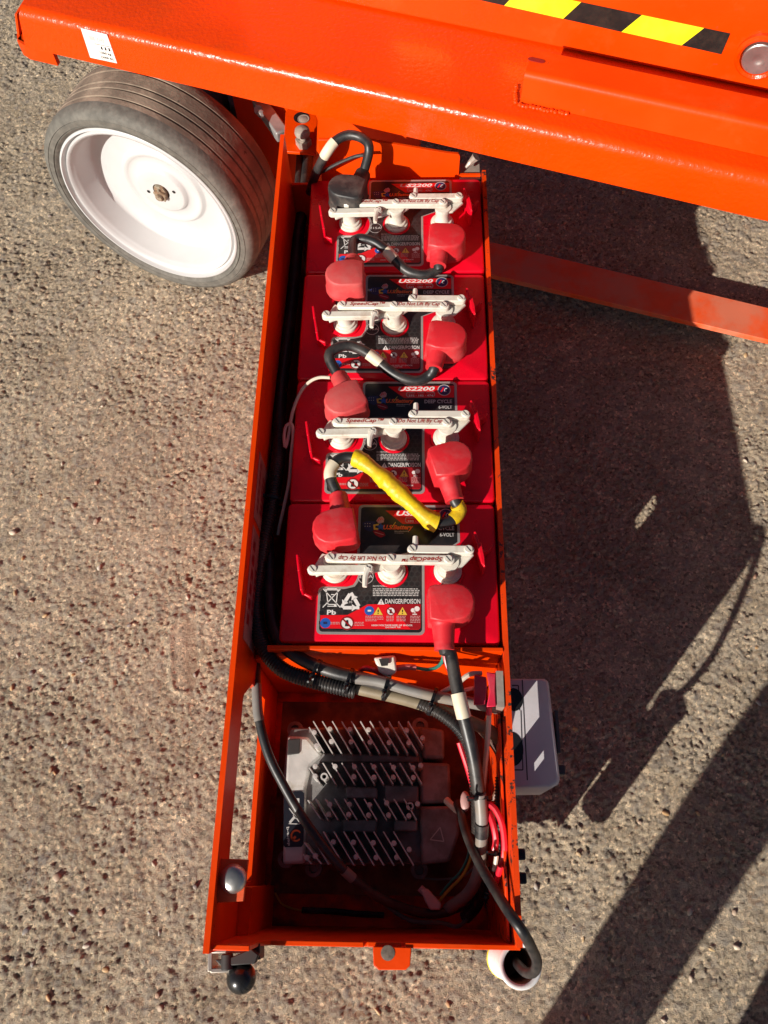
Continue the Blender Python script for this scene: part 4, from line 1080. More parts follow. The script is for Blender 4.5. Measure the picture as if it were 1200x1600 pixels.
# ------------------------------------------------------------------ battery cables with rubber boots
def boot_geo(g, c, ang, ztop, h=0.034, sleeve=0.034, sc_=1.0, m=0, tilt=0.0):
    """flag boot: sleeve leaves along -y of its own frame, flat side on -x, round on +x"""
    ca, sa = math.cos(ang), math.sin(ang)
    def T(x, y, z): return Vector((c[0] + sc_ * (x * ca - y * sa), c[1] + sc_ * (x * sa + y * ca), z))
    out = [(-0.026, -0.021), (-0.0265, 0.014), (-0.024, 0.0185), (-0.018, 0.0205)]
    for k in range(9):
        a = math.radians(85 - 175 * k / 8); out.append((0.004 + 0.0225 * math.cos(a), -0.001 + 0.0220 * math.sin(a)))
    out += [(0.0, -0.024), (-0.012, -0.0245)]
    def ring(k, z): 
        cx, cy = -0.002, -0.001
        return [T(cx + (x - cx) * k, cy + (y - cy) * k, z) for x, y in out]
    lv = [(1.03, ztop - h), (1.05, ztop - h + 0.003), (1.05, ztop - h + 0.007), (1.0, ztop - h + 0.0085), (1.0, ztop - 0.006), (0.985, ztop - 0.0025), (0.95, ztop - 0.0006), (0.90, ztop)]
    R_ = [ring(k, z) for k, z in lv]
    for a, b in zip(R_, R_[1:]): g.loft(a, b, m, False, True)
    g.add(R_[-1], [tuple(range(len(out)))], m); g.add(R_[0], [tuple(range(len(out)))[::-1]], m)
    zs = ztop - h * 0.48
    s0_ = T(-0.010, -0.016, zs); s1_ = T(-0.010, -0.024 - sleeve, zs - 0.004)
    nS = 14
    P_ = [s0_.lerp(s1_, i / nS) for i in range(nS + 1)]
    g.tube(P_, 0.014, 14, m, True, rf=lambda i: 0.0150 * sc_ if i < 3 else (0.0142 - 0.0032 * (i / nS)) * sc_ * (1.0 if i < nS - 1 else 1.05))
    return s0_, s1_
def boot_at(px, ang_deg, ztop, parent, mt='boot', **kw):
    c = at(px[0], px[1], ztop)
    g = G(); e = boot_geo(g, (c.x, c.y), math.radians(ang_deg), ztop, **kw)
    o = g.build('terminal_boot', mt, parent, sharp=50)
    return e

RC = 0.0070
GRP = 'battery cables with moulded terminal boots'
def cable_thing(label, base): return thing('battery_cable', label, 'cable', base, GRP)
# jumper between the two rear batteries
def lead(e): return [e[0].lerp(e[1], 0.45), e[1]]
t = cable_thing('black jumper cable with cream band linking the two rearmost batteries', at(620, 400, ZT))
e1 = boot_at((699, 365), -4, 0.418, t, sleeve=0.017)
e2 = boot_at((538, 426), 181, 0.434, t, mt='boot_dusty', h=0.034, sleeve=0.016)
pts = lead(e1) + pix((686, 419, 0.388), (666, 429, 0.385), (640, 425, 0.386), (622, 411, 0.39), (604, 392, 0.398), (587, 379, 0.402), (568, 373, 0.404), (553, 376, 0.404)) + lead(e2)[::-1]
wire('wire', pts, RC, 'cable', t, 12)
band('cream_band', pts, (617, 406, 0.392), (602, 390, 0.399), RC + 0.001, 'cream', t)
# jumper two
t = cable_thing('black jumper cable with cream band looping down to the boot beside white wire', at(600, 560, ZT))
e1 = boot_at((699, 521), -10, 0.418, t, sleeve=0.020)
e2 = boot_at((538, 622), 205, 0.420, t, mt='boot_dusty', sleeve=0.022)
pts = lead(e1) + pix((672, 586, 0.388), (655, 595, 0.385), (632, 592, 0.386), (607, 578, 0.39), (588, 562, 0.396), (568, 548, 0.402), (545, 540, 0.406), (526, 544, 0.408), (514, 557, 0.408)) + lead(e2)[::-1]
wire('wire', pts, RC, 'cable', t, 12)
band('cream_band', pts, (594, 568, 0.394), (576, 553, 0.400), RC + 0.001, 'cream', t)
# yellow taped jumper
t = cable_thing('yellow taped jumper cable with bulging wrap reaching the nearest battery', at(620, 760, ZT))
e1 = boot_at((705, 712), 16, 0.418, t, sleeve=0.027)
e2 = boot_at((522, 822), 190, 0.422, t, sleeve=0.024)
pts = lead(e1) + pix((718, 797, 0.39), (707, 812, 0.388), (690, 817, 0.388), (672, 812, 0.392), (640, 785, 0.40), (600, 748, 0.408), (572, 725, 0.41), (553, 715, 0.41), (535, 715, 0.41), (521, 726, 0.41), (516, 745, 0.408)) + lead(e2)[::-1]
wire('wire', pts, RC, 'cable', t, 12)
ry = np.random.default_rng(5); kn = ry.uniform(-1, 1, 60)
lump = lambda i: 0.0104 + 0.0010 * kn[(i // 3) % 60] * (0.5 + 0.5 * math.cos(i * 2.09)) + 0.0012 * math.sin(i * 0.33 + 2 * kn[(i // 11) % 60]) + (0.0007 if (i % 9) < 5 else 0)
band('yellow_wrap', pts, (681, 816, 0.390), (552, 715, 0.41), 0.0105, 'yellow', t, 14, lump)
band('yellow_wrap', pts, (719, 781, 0.392), (706, 812, 0.388), 0.009, 'yellow', t, 14, lambda i: 0.0088 + 0.0006 * kn[(i // 2) % 60])
band('cream_band', pts, (522, 724, 0.41), (515.5, 748, 0.408), RC + 0.001, 'cream', t)
# negative lead at the back
t = cable_thing('black lead with black boot curling over the rear wall of tray', at(545, 260, ZT))
e1 = boot_at((540, 290), 165, 0.428, t, mt='boot_black', h=0.038, sleeve=0.026)
pts = lead(e1) + pix((577, 232, 0.44), (566, 216, 0.445), (545, 211, 0.445), (526, 219, 0.44), (512, 236, 0.43), (502, 254, 0.41), (492, 275, 0.38), (484, 300, 0.34))
wire('wire', pts, RC, 'cable', t, 12)
band('cream_band', pts, (523, 221, 0.439), (507, 245, 0.421), RC + 0.001, 'cream', t)
wire('sense_wire', pix((576, 243, 0.42), (560, 243, 0.415), (540, 250, 0.408), (515, 262, 0.395), (498, 272, 0.38)), 0.0026, 'cable', t, 8)
# main positive lead to the front bay
t = cable_thing('black lead with cream band dropping from the nearest battery into front bay', at(715, 1080, 0.34))
e1 = boot_at((706, 938), 2, 0.420, t, sleeve=0.028)
pts = lead(e1) + pix((703, 1018, 0.395), (711, 1060, 0.39), (721, 1105, 0.385), (731, 1145, 0.375), (741, 1190, 0.36), (748, 1240, 0.34), (750, 1290, 0.32))
wire('wire', pts, RC + 0.0004, 'cable', t, 12)
band('cream_band', pts, (716, 1084, 0.388), (725, 1119, 0.382), RC + 0.0014, 'cream', t)
wire('red_sense_wire', pix((693, 1002, 0.393), (696, 1030, 0.385), (704, 1052, 0.378), (712, 1062, 0.375)), 0.0028, 'redwire', t, 8)

# ------------------------------------------------------------------ wiring in the left gap and over the front bay
hz_ = thing('wiring_loom', 'bundle of black conduit and grey cables running down left gap and across front bay', 'wiring loom', at(430, 1000, 0.2))
corrugated('conduit', pix((482, 240, 0.20), (476, 300, 0.26), (466, 370, 0.29), (455, 480, 0.31), (438, 620, 0.33), (436, 700, 0.345), (426, 780, 0.35), (412, 850, 0.35), (402, 910, 0.35), (400, 965, 0.35), (412, 1012, 0.352), (440, 1045, 0.354), (482, 1062, 0.356), (530, 1074, 0.356), (556, 1080, 0.356)), 0.0095, 'conduit', hz_)
wire('black_cable', pix((470, 235, 0.18), (466, 300, 0.24), (458, 380, 0.27), (448, 480, 0.29), (430, 640, 0.31), (424, 740, 0.33), (416, 800, 0.33), (420, 880, 0.34), (424, 960, 0.345), (440, 1005, 0.356), (475, 1032, 0.36), (520, 1050, 0.362), (565, 1060, 0.362), (600, 1070, 0.36)), 0.0078, 'cable', hz_, 12)
wire('grey_cable', pix((556, 1060, 0.366), (590, 1064, 0.366), (640, 1078, 0.364), (690, 1090, 0.36), (735, 1098, 0.355), (775, 1106, 0.348)), 0.0066, 'greycable', hz_, 12)
wire('tan_cable', pix((540, 1071, 0.352), (590, 1082, 0.352), (640, 1094, 0.350), (690, 1110, 0.345), (735, 1128, 0.335), (770, 1145, 0.32), (790, 1165, 0.30)), 0.0078, 'tancable', hz_, 12)
corrugated('conduit', pix((655, 1098, 0.352), (690, 1116, 0.352), (718, 1140, 0.35), (735, 1170, 0.345), (742, 1210, 0.335), (746, 1260, 0.325), (747, 1300, 0.31)), 0.0078, 'conduit', hz_)
wire('brown_cable', pix((742, 1128, 0.31), (775, 1165, 0.30), (788, 1200, 0.28), (786, 1240, 0.26)), 0.0062, mat('brown_sheath', (0.10, 0.05, 0.035), 0.5, noise=0.2), hz_, 10)
wire('grey_cable', pix((750, 1240, 0.345), (753, 1280, 0.33), (752, 1320, 0.31), (748, 1360, 0.28), (732, 1395, 0.24), (700, 1420, 0.20)), 0.0070, 'greycable', hz_, 12)
wire('cable_sleeve', pix((753, 1286, 0.329), (752.5, 1306, 0.318)), 0.0078, 'cable', hz_, 12)
corrugated('conduit', pix((782, 1215, 0.31), (781, 1260, 0.31), (784, 1310, 0.30), (782, 1350, 0.29), (778, 1380, 0.27)), 0.0064, 'conduit', hz_)
wire('red_wire', pix((717, 1160, 0.335), (730, 1200, 0.325), (740, 1235, 0.32)), 0.003, 'redwire', hz_, 8)
wire('red_wire', pix((762, 1256, 0.335), (772, 1262, 0.338), (783, 1283, 0.338), (788, 1310, 0.335), (788, 1335, 0.33), (782, 1356, 0.32), (775, 1378, 0.30), (768, 1392, 0.28)), 0.0036, 'redwire', hz_, 8)
wire('red_wire', pix((763, 1268, 0.33), (771, 1290, 0.33), (775, 1315, 0.325), (772, 1328, 0.32)), 0.0036, 'redwire', hz_, 8)
wire('white_wire', pix((690, 1082, 0.352), (712, 1070, 0.36), (732, 1054, 0.365), (752, 1052, 0.36)), 0.003, 'whitewire', hz_, 8)
wire('white_wire', pix((704, 1088, 0.35), (728, 1078, 0.35), (748, 1074, 0.345)), 0.0026, 'whitewire', hz_, 8)
wire('white_wire', pix((764, 1112, 0.348), (763, 1140, 0.345), (760, 1175, 0.335), (757, 1210, 0.32), (754, 1240, 0.31)), 0.003, 'whitewire', hz_, 8)
wire('white_wire', pix((768, 1262, 0.325), (773, 1300, 0.32), (776, 1335, 0.31), (772, 1360, 0.30)), 0.0026, 'whitewire', hz_, 8)
wire('yellow_wire', pix((735, 1300, 0.26), (738, 1330, 0.25), (725, 1365, 0.23), (700, 1392, 0.21), (685, 1410, 0.20)), 0.0018, 'yellowwire', hz_, 6)
wire('yellow_wire', pix((430, 1395, 0.131), (440, 1412, 0.130), (458, 1420, 0.130), (475, 1423, 0.130)), 0.0014, 'yellowwire', hz_, 6)
wire('inline_splice', pix((472, 1422, 0.130), (520, 1424, 0.130), (560, 1428, 0.130), (600, 1430, 0.130)), 0.0036, 'cable', hz_, 8)
wire('brown_wire', pix((770, 1160, 0.30), (782, 1195, 0.29), (779, 1228, 0.28), (770, 1250, 0.27)), 0.003, mat('brown_wire', (0.16, 0.07, 0.04), 0.5), hz_, 8)
wire('white_wire', pix((752, 1262, 0.30), (759, 1300, 0.29), (757, 1345, 0.27), (752, 1370, 0.25)), 0.0022, 'whitewire', hz_, 8)
wire('yellow_wire', pix((722, 1290, 0.23), (733, 1325, 0.23), (722, 1358, 0.22), (702, 1380, 0.21), (688, 1398, 0.20)), 0.0016, 'greenwire', hz_, 6)
wire('grey_wire', pix((655, 1372, 0.16), (690, 1374, 0.17), (725, 1368, 0.19), (745, 1350, 0.21)), 0.0015, 'greycable', hz_, 6)
wire('grey_wire', pix((600, 1412, 0.14), (640, 1438, 0.15), (690, 1442, 0.16), (715, 1448, 0.17), (735, 1430, 0.18)), 0.0026, 'greycable', hz_, 8)
corrugated('conduit', pix((728, 1432, 0.17), (742, 1415, 0.19), (752, 1390, 0.22), (756, 1350, 0.25)), 0.0085, 'conduit', hz_)
def tie(pc, r, ax, parent):
    c_ = Vector(pc); g = G(); g.lathe([(r + 0.0012, -0.002), (r + 0.0018, -0.002), (r + 0.0018, 0.002), (r + 0.0012, 0.002)], c_, ax, 20, closed=True)
    ax = Vector(ax).normalized(); up = (Vector((0, 0, 1)) - ax * ax.z).normalized(); sd = ax.cross(up)
    h = c_ + up * (r + 0.002) + sd * r * 0.5
    g.ball(h, 0.0038, 0.0034, 0.003, n=8); g.tube([h, h + sd * 0.006 + up * 0.006, h + sd * 0.010 + up * 0.013], 0.0014, 6)
    g.build('cable_tie', 'blackplastic', parent)
tie(at(494, 1052, 0.358), 0.0150, at(520, 1062, 0) - at(470, 1045, 0), hz_)
tie(at(546, 1065, 0.359), 0.0140, at(570, 1072, 0) - at(520, 1058, 0), hz_)
tie(at(604, 1075, 0.358), 0.0135, at(630, 1082, 0) - at(580, 1068, 0), hz_)
tie(at(676, 1096, 0.355), 0.0150, at(700, 1106, 0) - at(650, 1088, 0), hz_)
tie(at(424, 784, 0.342), 0.017, at(414, 840, 0) - at(432, 740, 0), hz_)
tie(at(750, 1248, 0.335), 0.0125, at(752, 1270, 0) - at(748, 1220, 0), hz_)
tie(at(779, 1335, 0.312), 0.0100, at(779, 1360, 0) - at(782, 1310, 0), hz_)
tie(at(760, 1395, 0.25), 0.010, at(790, 1405, 0) - at(740, 1390, 0), hz_)
# long cable slung across the charger
slung = pix((400, 1030, 0.30), (401, 1075, 0.305), (404, 1120, 0.305), (418, 1175, 0.300), (442, 1225, 0.292), (478, 1285, 0.282), (530, 1352, 0.268), (585, 1398, 0.242), (635, 1420, 0.220), (680, 1428, 0.205), (720, 1415, 0.20), (745, 1390, 0.21))
t = thing('charger_cable', 'thick black cable slung in a long curve across the finned charger', 'cable', at(480, 1280, 0.27))
wire('sheath', slung, 0.0056, 'cable', t, 12)
band('grey_marker', slung, (401, 1070, 0.305), (405, 1128, 0.305), 0.0062, 'greycable', t)
band('bare_patch', slung, (537, 1359, 0.266), (553, 1373, 0.258), 0.0060, 'greycable', t)
# thin black mains lead going into the white tube
t = thing('mains_lead', 'black mains lead arching over the right front corner into the white tube', 'cable', at(780, 1400, 0.3))
wire('sheath', pix((715, 1255, 0.25), (722, 1275, 0.27), (730, 1305, 0.29), (747, 1345, 0.32), (770, 1385, 0.345), (795, 1425, 0.375), (816, 1455, 0.382), (831, 1482, 0.350), (839, 1503, 0.305), (834, 1519, 0.270), (821, 1519, 0.245), (810, 1508, 0.222), (803, 1500, 0.17)), 0.0056, 'cable', t, 12)
wire('spade_terminal', pix((697, 1250, 0.24), (712, 1264, 0.25), (722, 1270, 0.262)), 0.0045, 'cream', t, 8)
g = G(); g.ball(at(727, 1252, 0.27), 0.006, 0.012, 0.004, n=12); g.build('terminal_cover', mat('pink_cover', (0.45, 0.25, 0.23), 0.5), t)
# thin white wire tucked down the left gap
t = thing('sense_wire', 'thin white wire looped down the left gap from the third boot', 'wire', at(460, 650, 0.36))
wire('sheath', pix((516, 590, 0.402), (498, 590, 0.398), (482, 598, 0.39), (468, 616, 0.38), (457, 645, 0.37), (452, 675, 0.362), (446, 700, 0.36), (444, 680, 0.362), (448, 664, 0.365), (456, 663, 0.368), (458, 680, 0.365), (455, 710, 0.36), (452, 750, 0.355), (444, 790, 0.35), (437, 820, 0.34), (434, 836, 0.335)), 0.0022, 'whitewire', t, 8, 0.003)
# white connector and its tails on the divider
t = thing('wire_connector', 'white cone connector with red and green tails in front of the divider', 'connector', at(602, 1042, 0.34))
c0, c1 = at(584, 1034, 0.362), at(622, 1046, 0.362)
g = G()
ax = (at(602, 1058, 0.352) - at(602, 1026, 0.366))
g.loft([at(583, 1027, 0.366), at(618, 1023, 0.366), at(621, 1050, 0.364), at(606, 1060, 0.362), at(592, 1050, 0.362)], [at(586, 1030, 0.340), at(616, 1028, 0.340), at(618, 1048, 0.340), at(604, 1056, 0.340), at(594, 1048, 0.340)])
g.build('housing', 'capwhite', t, bevel=0.003)
g = G(); g.plate([at(592, 1030, 0.367), at(608, 1029, 0.367), at(606, 1040, 0.367), at(596, 1041, 0.367)], (0, 0, 0.0015)); g.build('latch_clip', 'darksteel', t)
wire('red_tail', pix((604, 1056, 0.352), (590, 1050, 0.356), (575, 1044, 0.36), (564, 1046, 0.356), (562, 1056, 0.35)), 0.0032, 'redwire', t, 8)
wire('red_crimp', pix((618, 1044, 0.355), (636, 1042, 0.355), (650, 1043, 0.354)), 0.0036, mat('pink_crimp', (0.45, 0.12, 0.12), 0.4), t, 8)
wire('green_tail', pix((648, 1043, 0.354), (668, 1046, 0.352), (682, 1043, 0.352), (691, 1034, 0.355), (693, 1022, 0.36)), 0.0022, 'greenwire', t, 8)
# red fuse holder clipped to the right wall
t = thing('fuse_holder', 'pinkish red two piece fuse holder beside the right wall', 'fuse holder', at(758, 1080, 0.33))
g = G(); g.loft([at(u, v, 0.372) for u, v in ((741, 1054), (760, 1058), (761, 1072), (758, 1101), (740, 1102))], [at(u, v, 0.345) for u, v in ((741, 1054), (760, 1058), (761, 1072), (758, 1101), (740, 1102))]); g.build('fuse_body', 'redfuse', t, bevel=0.0012)
g = G(); g.loft([at(u, v, 0.372) for u, v in ((760, 1050), (775, 1052), (774, 1080), (775, 1104), (760, 1105), (765, 1080))], [at(u, v, 0.345) for u, v in ((760, 1050), (775, 1052), (774, 1080), (775, 1104), (760, 1105), (765, 1080))]); g.build('fuse_cap', 'redfuse', t, bevel=0.0012)
g = G(); g.cyl(at(764, 1104, 0.358), at(764, 1116, 0.352), 0.0034, 10); g.build('fuse_tail', 'redfuse', t)
g = G(); g.plate([(0.2612, at(780, 1052, 0.36).y, 0.372), (0.2612, at(780, 1108, 0.36).y, 0.372), (0.2612, at(780, 1108, 0.36).y, 0.33), (0.2612, at(780, 1052, 0.36).y, 0.33)], (-0.008, 0, 0)); g.build('mount_plate', 'bolt', t)
# pinkish small plug lying by the front wall
t = thing('loose_plug', 'small pale pink plug lying by the front wall of bay', 'plug', at(670, 1405, 0.2))
g = G(); g.loft([at(u, v, 0.215) for u, v in ((657, 1390), (668, 1388), (690, 1412), (688, 1422), (672, 1422), (664, 1408))], [at(u, v, 0.19) for u, v in ((657, 1390), (668, 1388), (690, 1412), (688, 1422), (672, 1422), (664, 1408))])
g.build('plug_body', mat('pale_pink_plastic', (0.55, 0.40, 0.36), 0.45, noise=0.08), t, bevel=0.002)
g = G(); g.cyl(at(656, 1387, 0.205), at(666, 1397, 0.205), 0.0045, 10); g.build('plug_pin', 'lpink', t)

# ------------------------------------------------------------------ finned charger
chg = thing('battery_charger', 'finned grey aluminium charger filling the front bay of the tray', 'charger', at(590, 1250, 0.0985))
Kc = lambda cx, cy, z: at(420 + cx / 3.5294, 1100 + cy / 3.5294, z)
ZC, ZF = 0.200, 0.240
def kprism(pts, z0, z1, name, mt, parent, bevel=0.002):
    g = G(); top = [Kc(x, y, z1) for x, y in pts]
    g.loft([Vector((p.x, p.y, z0)) for p in top], top); return g.build(name, mt, parent, bevel=bevel)
body = kprism([(120, 130), (850, 125), (850, 885), (80, 885), (78, 400), (100, 180)], 0.1247, ZC, 'charger_body', 'aludark', chg, 0.003)
kprism([(100, 175), (215, 180), (300, 285), (230, 345), (205, 470), (200, 880), (75, 885), (88, 480)], ZC - 0.03, ZC + 0.006, 'connector_shelf', 'alu', chg, 0.004)
kprism([(105, 195), (172, 188), (168, 272), (102, 282)], ZC - 0.02, ZC + 0.0085, 'pocket', 'darksteel', chg, 0.001)
kprism([(830, 120), (968, 140), (970, 300), (850, 300)], 0.1250, ZC + 0.012, 'cover', 'aludark', chg, 0.004)
kprism([(835, 320), (1000, 325), (1005, 545), (835, 550)], 0.1250, ZC + 0.010, 'cover', 'aludark', chg, 0.004)
kprism([(830, 565), (1050, 560), (1050, 720), (1000, 870), (840, 885)], 0.1250, ZC + 0.014, 'cover', 'aludark', chg, 0.004)
kprism([(300, 270), (830, 285), (830, 320), (270, 320)], ZC - 0.01, ZC + 0.010, 'channel_block', 'aludark', chg, 0.002)
kprism([(425, 455), (600, 460), (600, 520), (425, 520)], ZC - 0.01, ZC + 0.016, 'channel_block', 'aludark', chg, 0.002)
kprism([(640, 445), (825, 450), (825, 545), (640, 545)], ZC - 0.01, ZC + 0.016, 'channel_block', 'aludark', chg, 0.002)
kprism([(410, 635), (600, 635), (590, 710), (410, 705)], ZC - 0.01, ZC + 0.014, 'channel_block', 'aludark', chg, 0.002)
kprism([(690, 640), (820, 640), (820, 700), (690, 700)], ZC - 0.01, ZC + 0.014, 'channel_block', 'aludark', chg, 0.002)
for (x, y) in ((145, 140), (95, 855), (245, 905), (830, 915), (835, 120)):
    g = G(); c_ = Kc(x, y, ZC - 0.03); g.lathe([(0.011, -0.012), (0.011, 0.0), (0.006, 0.001), (0.005, -0.004), (0.0, -0.004)], c_, (0, 0, 1), 18); g.build('mounting_lug', 'aludark', chg)
fins = []
rows = [([245, 295, 350, 402, 455, 505, 558, 610, 662, 715, 768], 95, 270, 105, 850), ([297, 348, 402, 460, 512, 562, 615, 668, 722, 775], 325, 440, 70, 852),
        ([255, 310, 362, 415, 470, 525, 580, 635, 690, 745], 522, 638, 70, 850), ([300, 358, 412, 468, 522, 578, 632, 688], 703, 890, 112, 855)]
lines = []
for xs_, y0, y1, dx_, xm in rows:
    for x in xs_:
        t1 = min(1.0, (xm - x) / dx_); lines.append(((x, y0), (x + dx_ * t1, y0 + (y1 - y0) * t1)))
lines += [((222, 128), (300, 262)), ((222, 352), (282, 440)), ((214, 530), (285, 632)), ((195, 765), (290, 882)), ((190, 830), (235, 882)), ((246, 745), (330, 885))]
studs = [(250, 157), (262, 230), (336, 138), (345, 206), (447, 140), (453, 208), (549, 142), (558, 210), (652, 145), (663, 212), (760, 145), (772, 213), (848, 187),
         (255, 344), (255, 398), (365, 344), (472, 345), (468, 400), (580, 347), (580, 403), (688, 349), (686, 403), (795, 350), (797, 405), (838, 338),
         (336, 553), (330, 607), (444, 553), (440, 609), (555, 556), (550, 612), (650, 545), (660, 612), (820, 550), (772, 616),
         (355, 761), (372, 840), (466, 762), (481, 843), (576, 765), (592, 846), (690, 767), (705, 845), (774, 802), (210, 848), (256, 838)]
rings_ = [(305, 400), (779, 563)]
near = {}
for s_ in studs:
    best = min(range(len(lines)), key=lambda i: min(math.hypot(s_[0] - (lines[i][0][0] + (lines[i][1][0] - lines[i][0][0]) * t_), s_[1] - (lines[i][0][1] + (lines[i][1][1] - lines[i][0][1]) * t_)) for t_ in np.linspace(0, 1, 12)))
    near.setdefault(best, []).append(s_)
for i, (a, b) in enumerate(lines):
    pa, pb = Kc(*a, ZF), Kc(*b, ZF); d = (pb - pa).normalized(); nn = Vector((-d.y, d.x, 0)) * 0.0007
    g = G()
    top = [pa - nn, pb - nn, pb + nn, pa + nn]
    bot = [Vector((p.x, p.y, ZC - 0.002)) + (p - (pa + pb) / 2) * 0.0 + (nn * 0.5 if k > 1 else -nn * 0.5) for k, p in enumerate(top)]
    g.loft(bot, top)
    for s_ in near.get(i, []):
        c_ = Kc(*s_, ZF); g.lathe([(0.0033, ZC - ZF), (0.0031, 0.0), (0.0, 0.0003)], c_, (0, 0, 1), 14)
    g.build('fin', 'alu', chg)
for s_ in rings_:
    c_ = Kc(*s_, ZF); g = G(); g.lathe([(0.0046, ZC - ZF), (0.0046, 0.0), (0.0027, 0.0), (0.0025, -0.01)], c_, (0, 0, 1), 18); g.build('screw_boss', 'alu', chg)
zl = ZC + 0.0066
lb = [Kc(x, y, zl) for x, y in ((85, 500), (95, 484), (180, 480), (196, 492), (192, 770), (180, 788), (90, 790), (80, 776))]
g = G(); g.plate(lb, (0, 0, 0.0004)); lo = g.build('maker_label', mat('maker_label_dark', (0.008, 0.009, 0.016), 0.4), chg)
g = G()
zz = zl + 0.0008
def kline(a, b, wd, m):
    p, q = Kc(*a, zz), Kc(*b, zz); d = (q - p).normalized(); nn = Vector((-d.y, d.x, 0)) * wd / 2; g.add([p - nn, q - nn, q + nn, p + nn], [(0, 1, 2, 3)], m)
c_ = Kc(150, 726, zz)
ringa = [(0.0066, 0.0044)]
ang = np.linspace(0.6, 5.6, 16)
o_ = [c_ + Vector((0.0072 * math.cos(t), 0.0072 * math.sin(t), 0)) for t in ang]; i_ = [c_ + Vector((0.0050 * math.cos(t) + 0.0004, 0.0050 * math.sin(t), 0)) for t in ang]
g.add(o_ + i_, [(k, k + 1, 17 + k, 16 + k) for k in range(15)], 0)
kline((148, 730), (128, 752), 0.003, 0)
kline((115, 655), (140, 625), 0.003, 1); kline((140, 625), (150, 615), 0.0055, 1); kline((160, 560), (160, 520), 0.004, 1); kline((112, 575), (175, 660), 0.0012, 2); kline((110, 660), (170, 662), 0.0010, 2)
p0 = Kc(122, 785, zz); p1 = Kc(112, 676, zz); uxv = (p1 - p0)
put_text(g, 'delta-q', Kc(122, 780, zz), uxv.normalized(), Vector((-uxv.y, uxv.x, 0)).normalized(), uxv.length * 0.95, 0.0046, 1, 0, 0.02)
g.build('label_print', ['lorange', 'lgrey', 'lgrey'], lo)['kind'] = 'stuff'
g = G()
zz = ZC + 0.0146
for a, b in (((890, 748), (965, 758)), ((965, 758), (945, 680)), ((945, 680), (890, 748))): kline(a, b, 0.0012, 0)
g.build('warning_emblem', 'alu', chg)

# ------------------------------------------------------------------ grey box on the outside of the right wall
bx = thing('outlet_box', 'pale lavender grey plastic box fixed outside the right wall', 'box', (0.295, -0.09, 0.21))
Zb = 0.33
g = G()
op = [(0.2695, -0.0305), (0.316, -0.0300), (0.3205, -0.0335), (0.3262, -0.1450), (0.3240, -0.1500), (0.316, -0.1545), (0.2695, -0.1560)]
ws = [(0.94, Zb), (1.0, Zb - 0.004), (1.0, Zb - 0.09)]
cx, cy = 0.2695, -0.09
R_ = [[(cx + (x - cx) * k, cy + (y - cy) * (0.5 + 0.5 * k), z) for x, y in op] for k, z in ws]
for a, b in zip(R_, R_[1:]): g.loft(a, b, 0, False, False)
g.add(R_[0], [tuple(range(len(op)))]); g.add(R_[-1], [tuple(range(len(op)))[::-1]])
g.build('box_shell', 'greybox', bx, bevel=0.0015)
def sline(p, q, name='seam_line', wd=0.0007):
    a = at(*p, Zb + 0.0002); b = at(*q, Zb + 0.0002); d = (b - a).normalized(); nn = Vector((-d.y, d.x, 0)) * wd; g.add([a - nn, b - nn, b + nn, a + nn], [(0, 1, 2, 3)])
g = G(); sline((816, 1062), (824, 1219)); sline((800, 1071), (810, 1071)); sline((810, 1071), (812, 1110)); sline((804, 1203), (817, 1203)); sline((814, 1110), (817, 1203)); g.build('seam_line', 'seam', bx)['kind'] = 'stuff'
for (u, v, ru, rv) in ((803, 1093, 0.0105, 0.0135), (801, 1170, 0.0125, 0.0190)):
    c_ = at(u, v, Zb + 0.0004)
    ring = [Vector((max(0.2697, c_.x + ru * math.cos(t)), c_.y + rv * math.sin(t), Zb + 0.0004)) for t in np.linspace(0, 2 * math.pi, 28, endpoint=False)]
    g = G(); g.add(ring, [tuple(range(28))]); g.build('socket_opening', 'blackplastic', bx)
    rg2 = [Vector((max(0.2697, c_.x + (ru + 0.0012) * math.cos(t)), c_.y + (rv + 0.0012) * math.sin(t), Zb + 0.0022)) for t in np.linspace(0, 2 * math.pi, 28, endpoint=False)]
g = G(); g.box((0.3262, -0.115, 0.285), (0.3305, -0.066, 0.322)); g.build('side_clip', 'seam', bx, bevel=0.001)
g = G(); g.box((0.3256, -0.1385, 0.29), (0.3345, -0.128, 0.318)); g.build('side_lug', 'seam', bx, bevel=0.001)

# ------------------------------------------------------------------ white tube at the front right corner
tb_t = thing('plastic_tube', 'white ribbed plastic tube hanging at the right front corner of tray', 'tube', (0.272, -0.340, 0.122))
tt_ = at(808, 1503, 0.222) + Vector((0.0035, -0.0035, 0)); tbm = Vector((tt_.x - 0.007, tt_.y - 0.002, 0.122)); tax = (tt_ - tbm); TL = tax.length
g = G(); pr = []
for k in range(52):
    pr.append((0.0208 + (0.0017 if k % 3 == 0 else 0.0), TL * 0.94 * k / 51))
pr += [(0.0250, TL * 0.95), (0.0254, TL * 0.985), (0.0242, TL), (0.0210, TL), (0.0192, TL * 0.985)]
g.lathe(pr, tbm, tax, 36); g.build('tube_wall', 'tubewhite', tb_t, sharp=60)
g = G(); g.lathe([(0.0192, TL * 0.984), (0.0184, TL * 0.93), (0.0182, TL * 0.05), (0.0, TL * 0.04)], tbm, tax, 36); g.build('tube_bore', mat('stained_bore', (0.30, 0.22, 0.16), 0.6, noise=0.2, dust=(0.12, 0.08, 0.05), dust_amt=0.7, dscale=60), tb_t)
g = G(); g.lathe([(0.0222, TL * 0.00), (0.0232, TL * 0.005), (0.0232, TL * 0.04), (0.0222, TL * 0.05)], tbm, tax, 24); g.build('yellow_collar', 'tapeyellow', tb_t)
g = G(); g.box((XR1 + 0.0002, -0.322, 0.15), (XR1 + 0.003, -0.312, 0.20)); g.build('tube_clip', 'darksteel', tb_t)

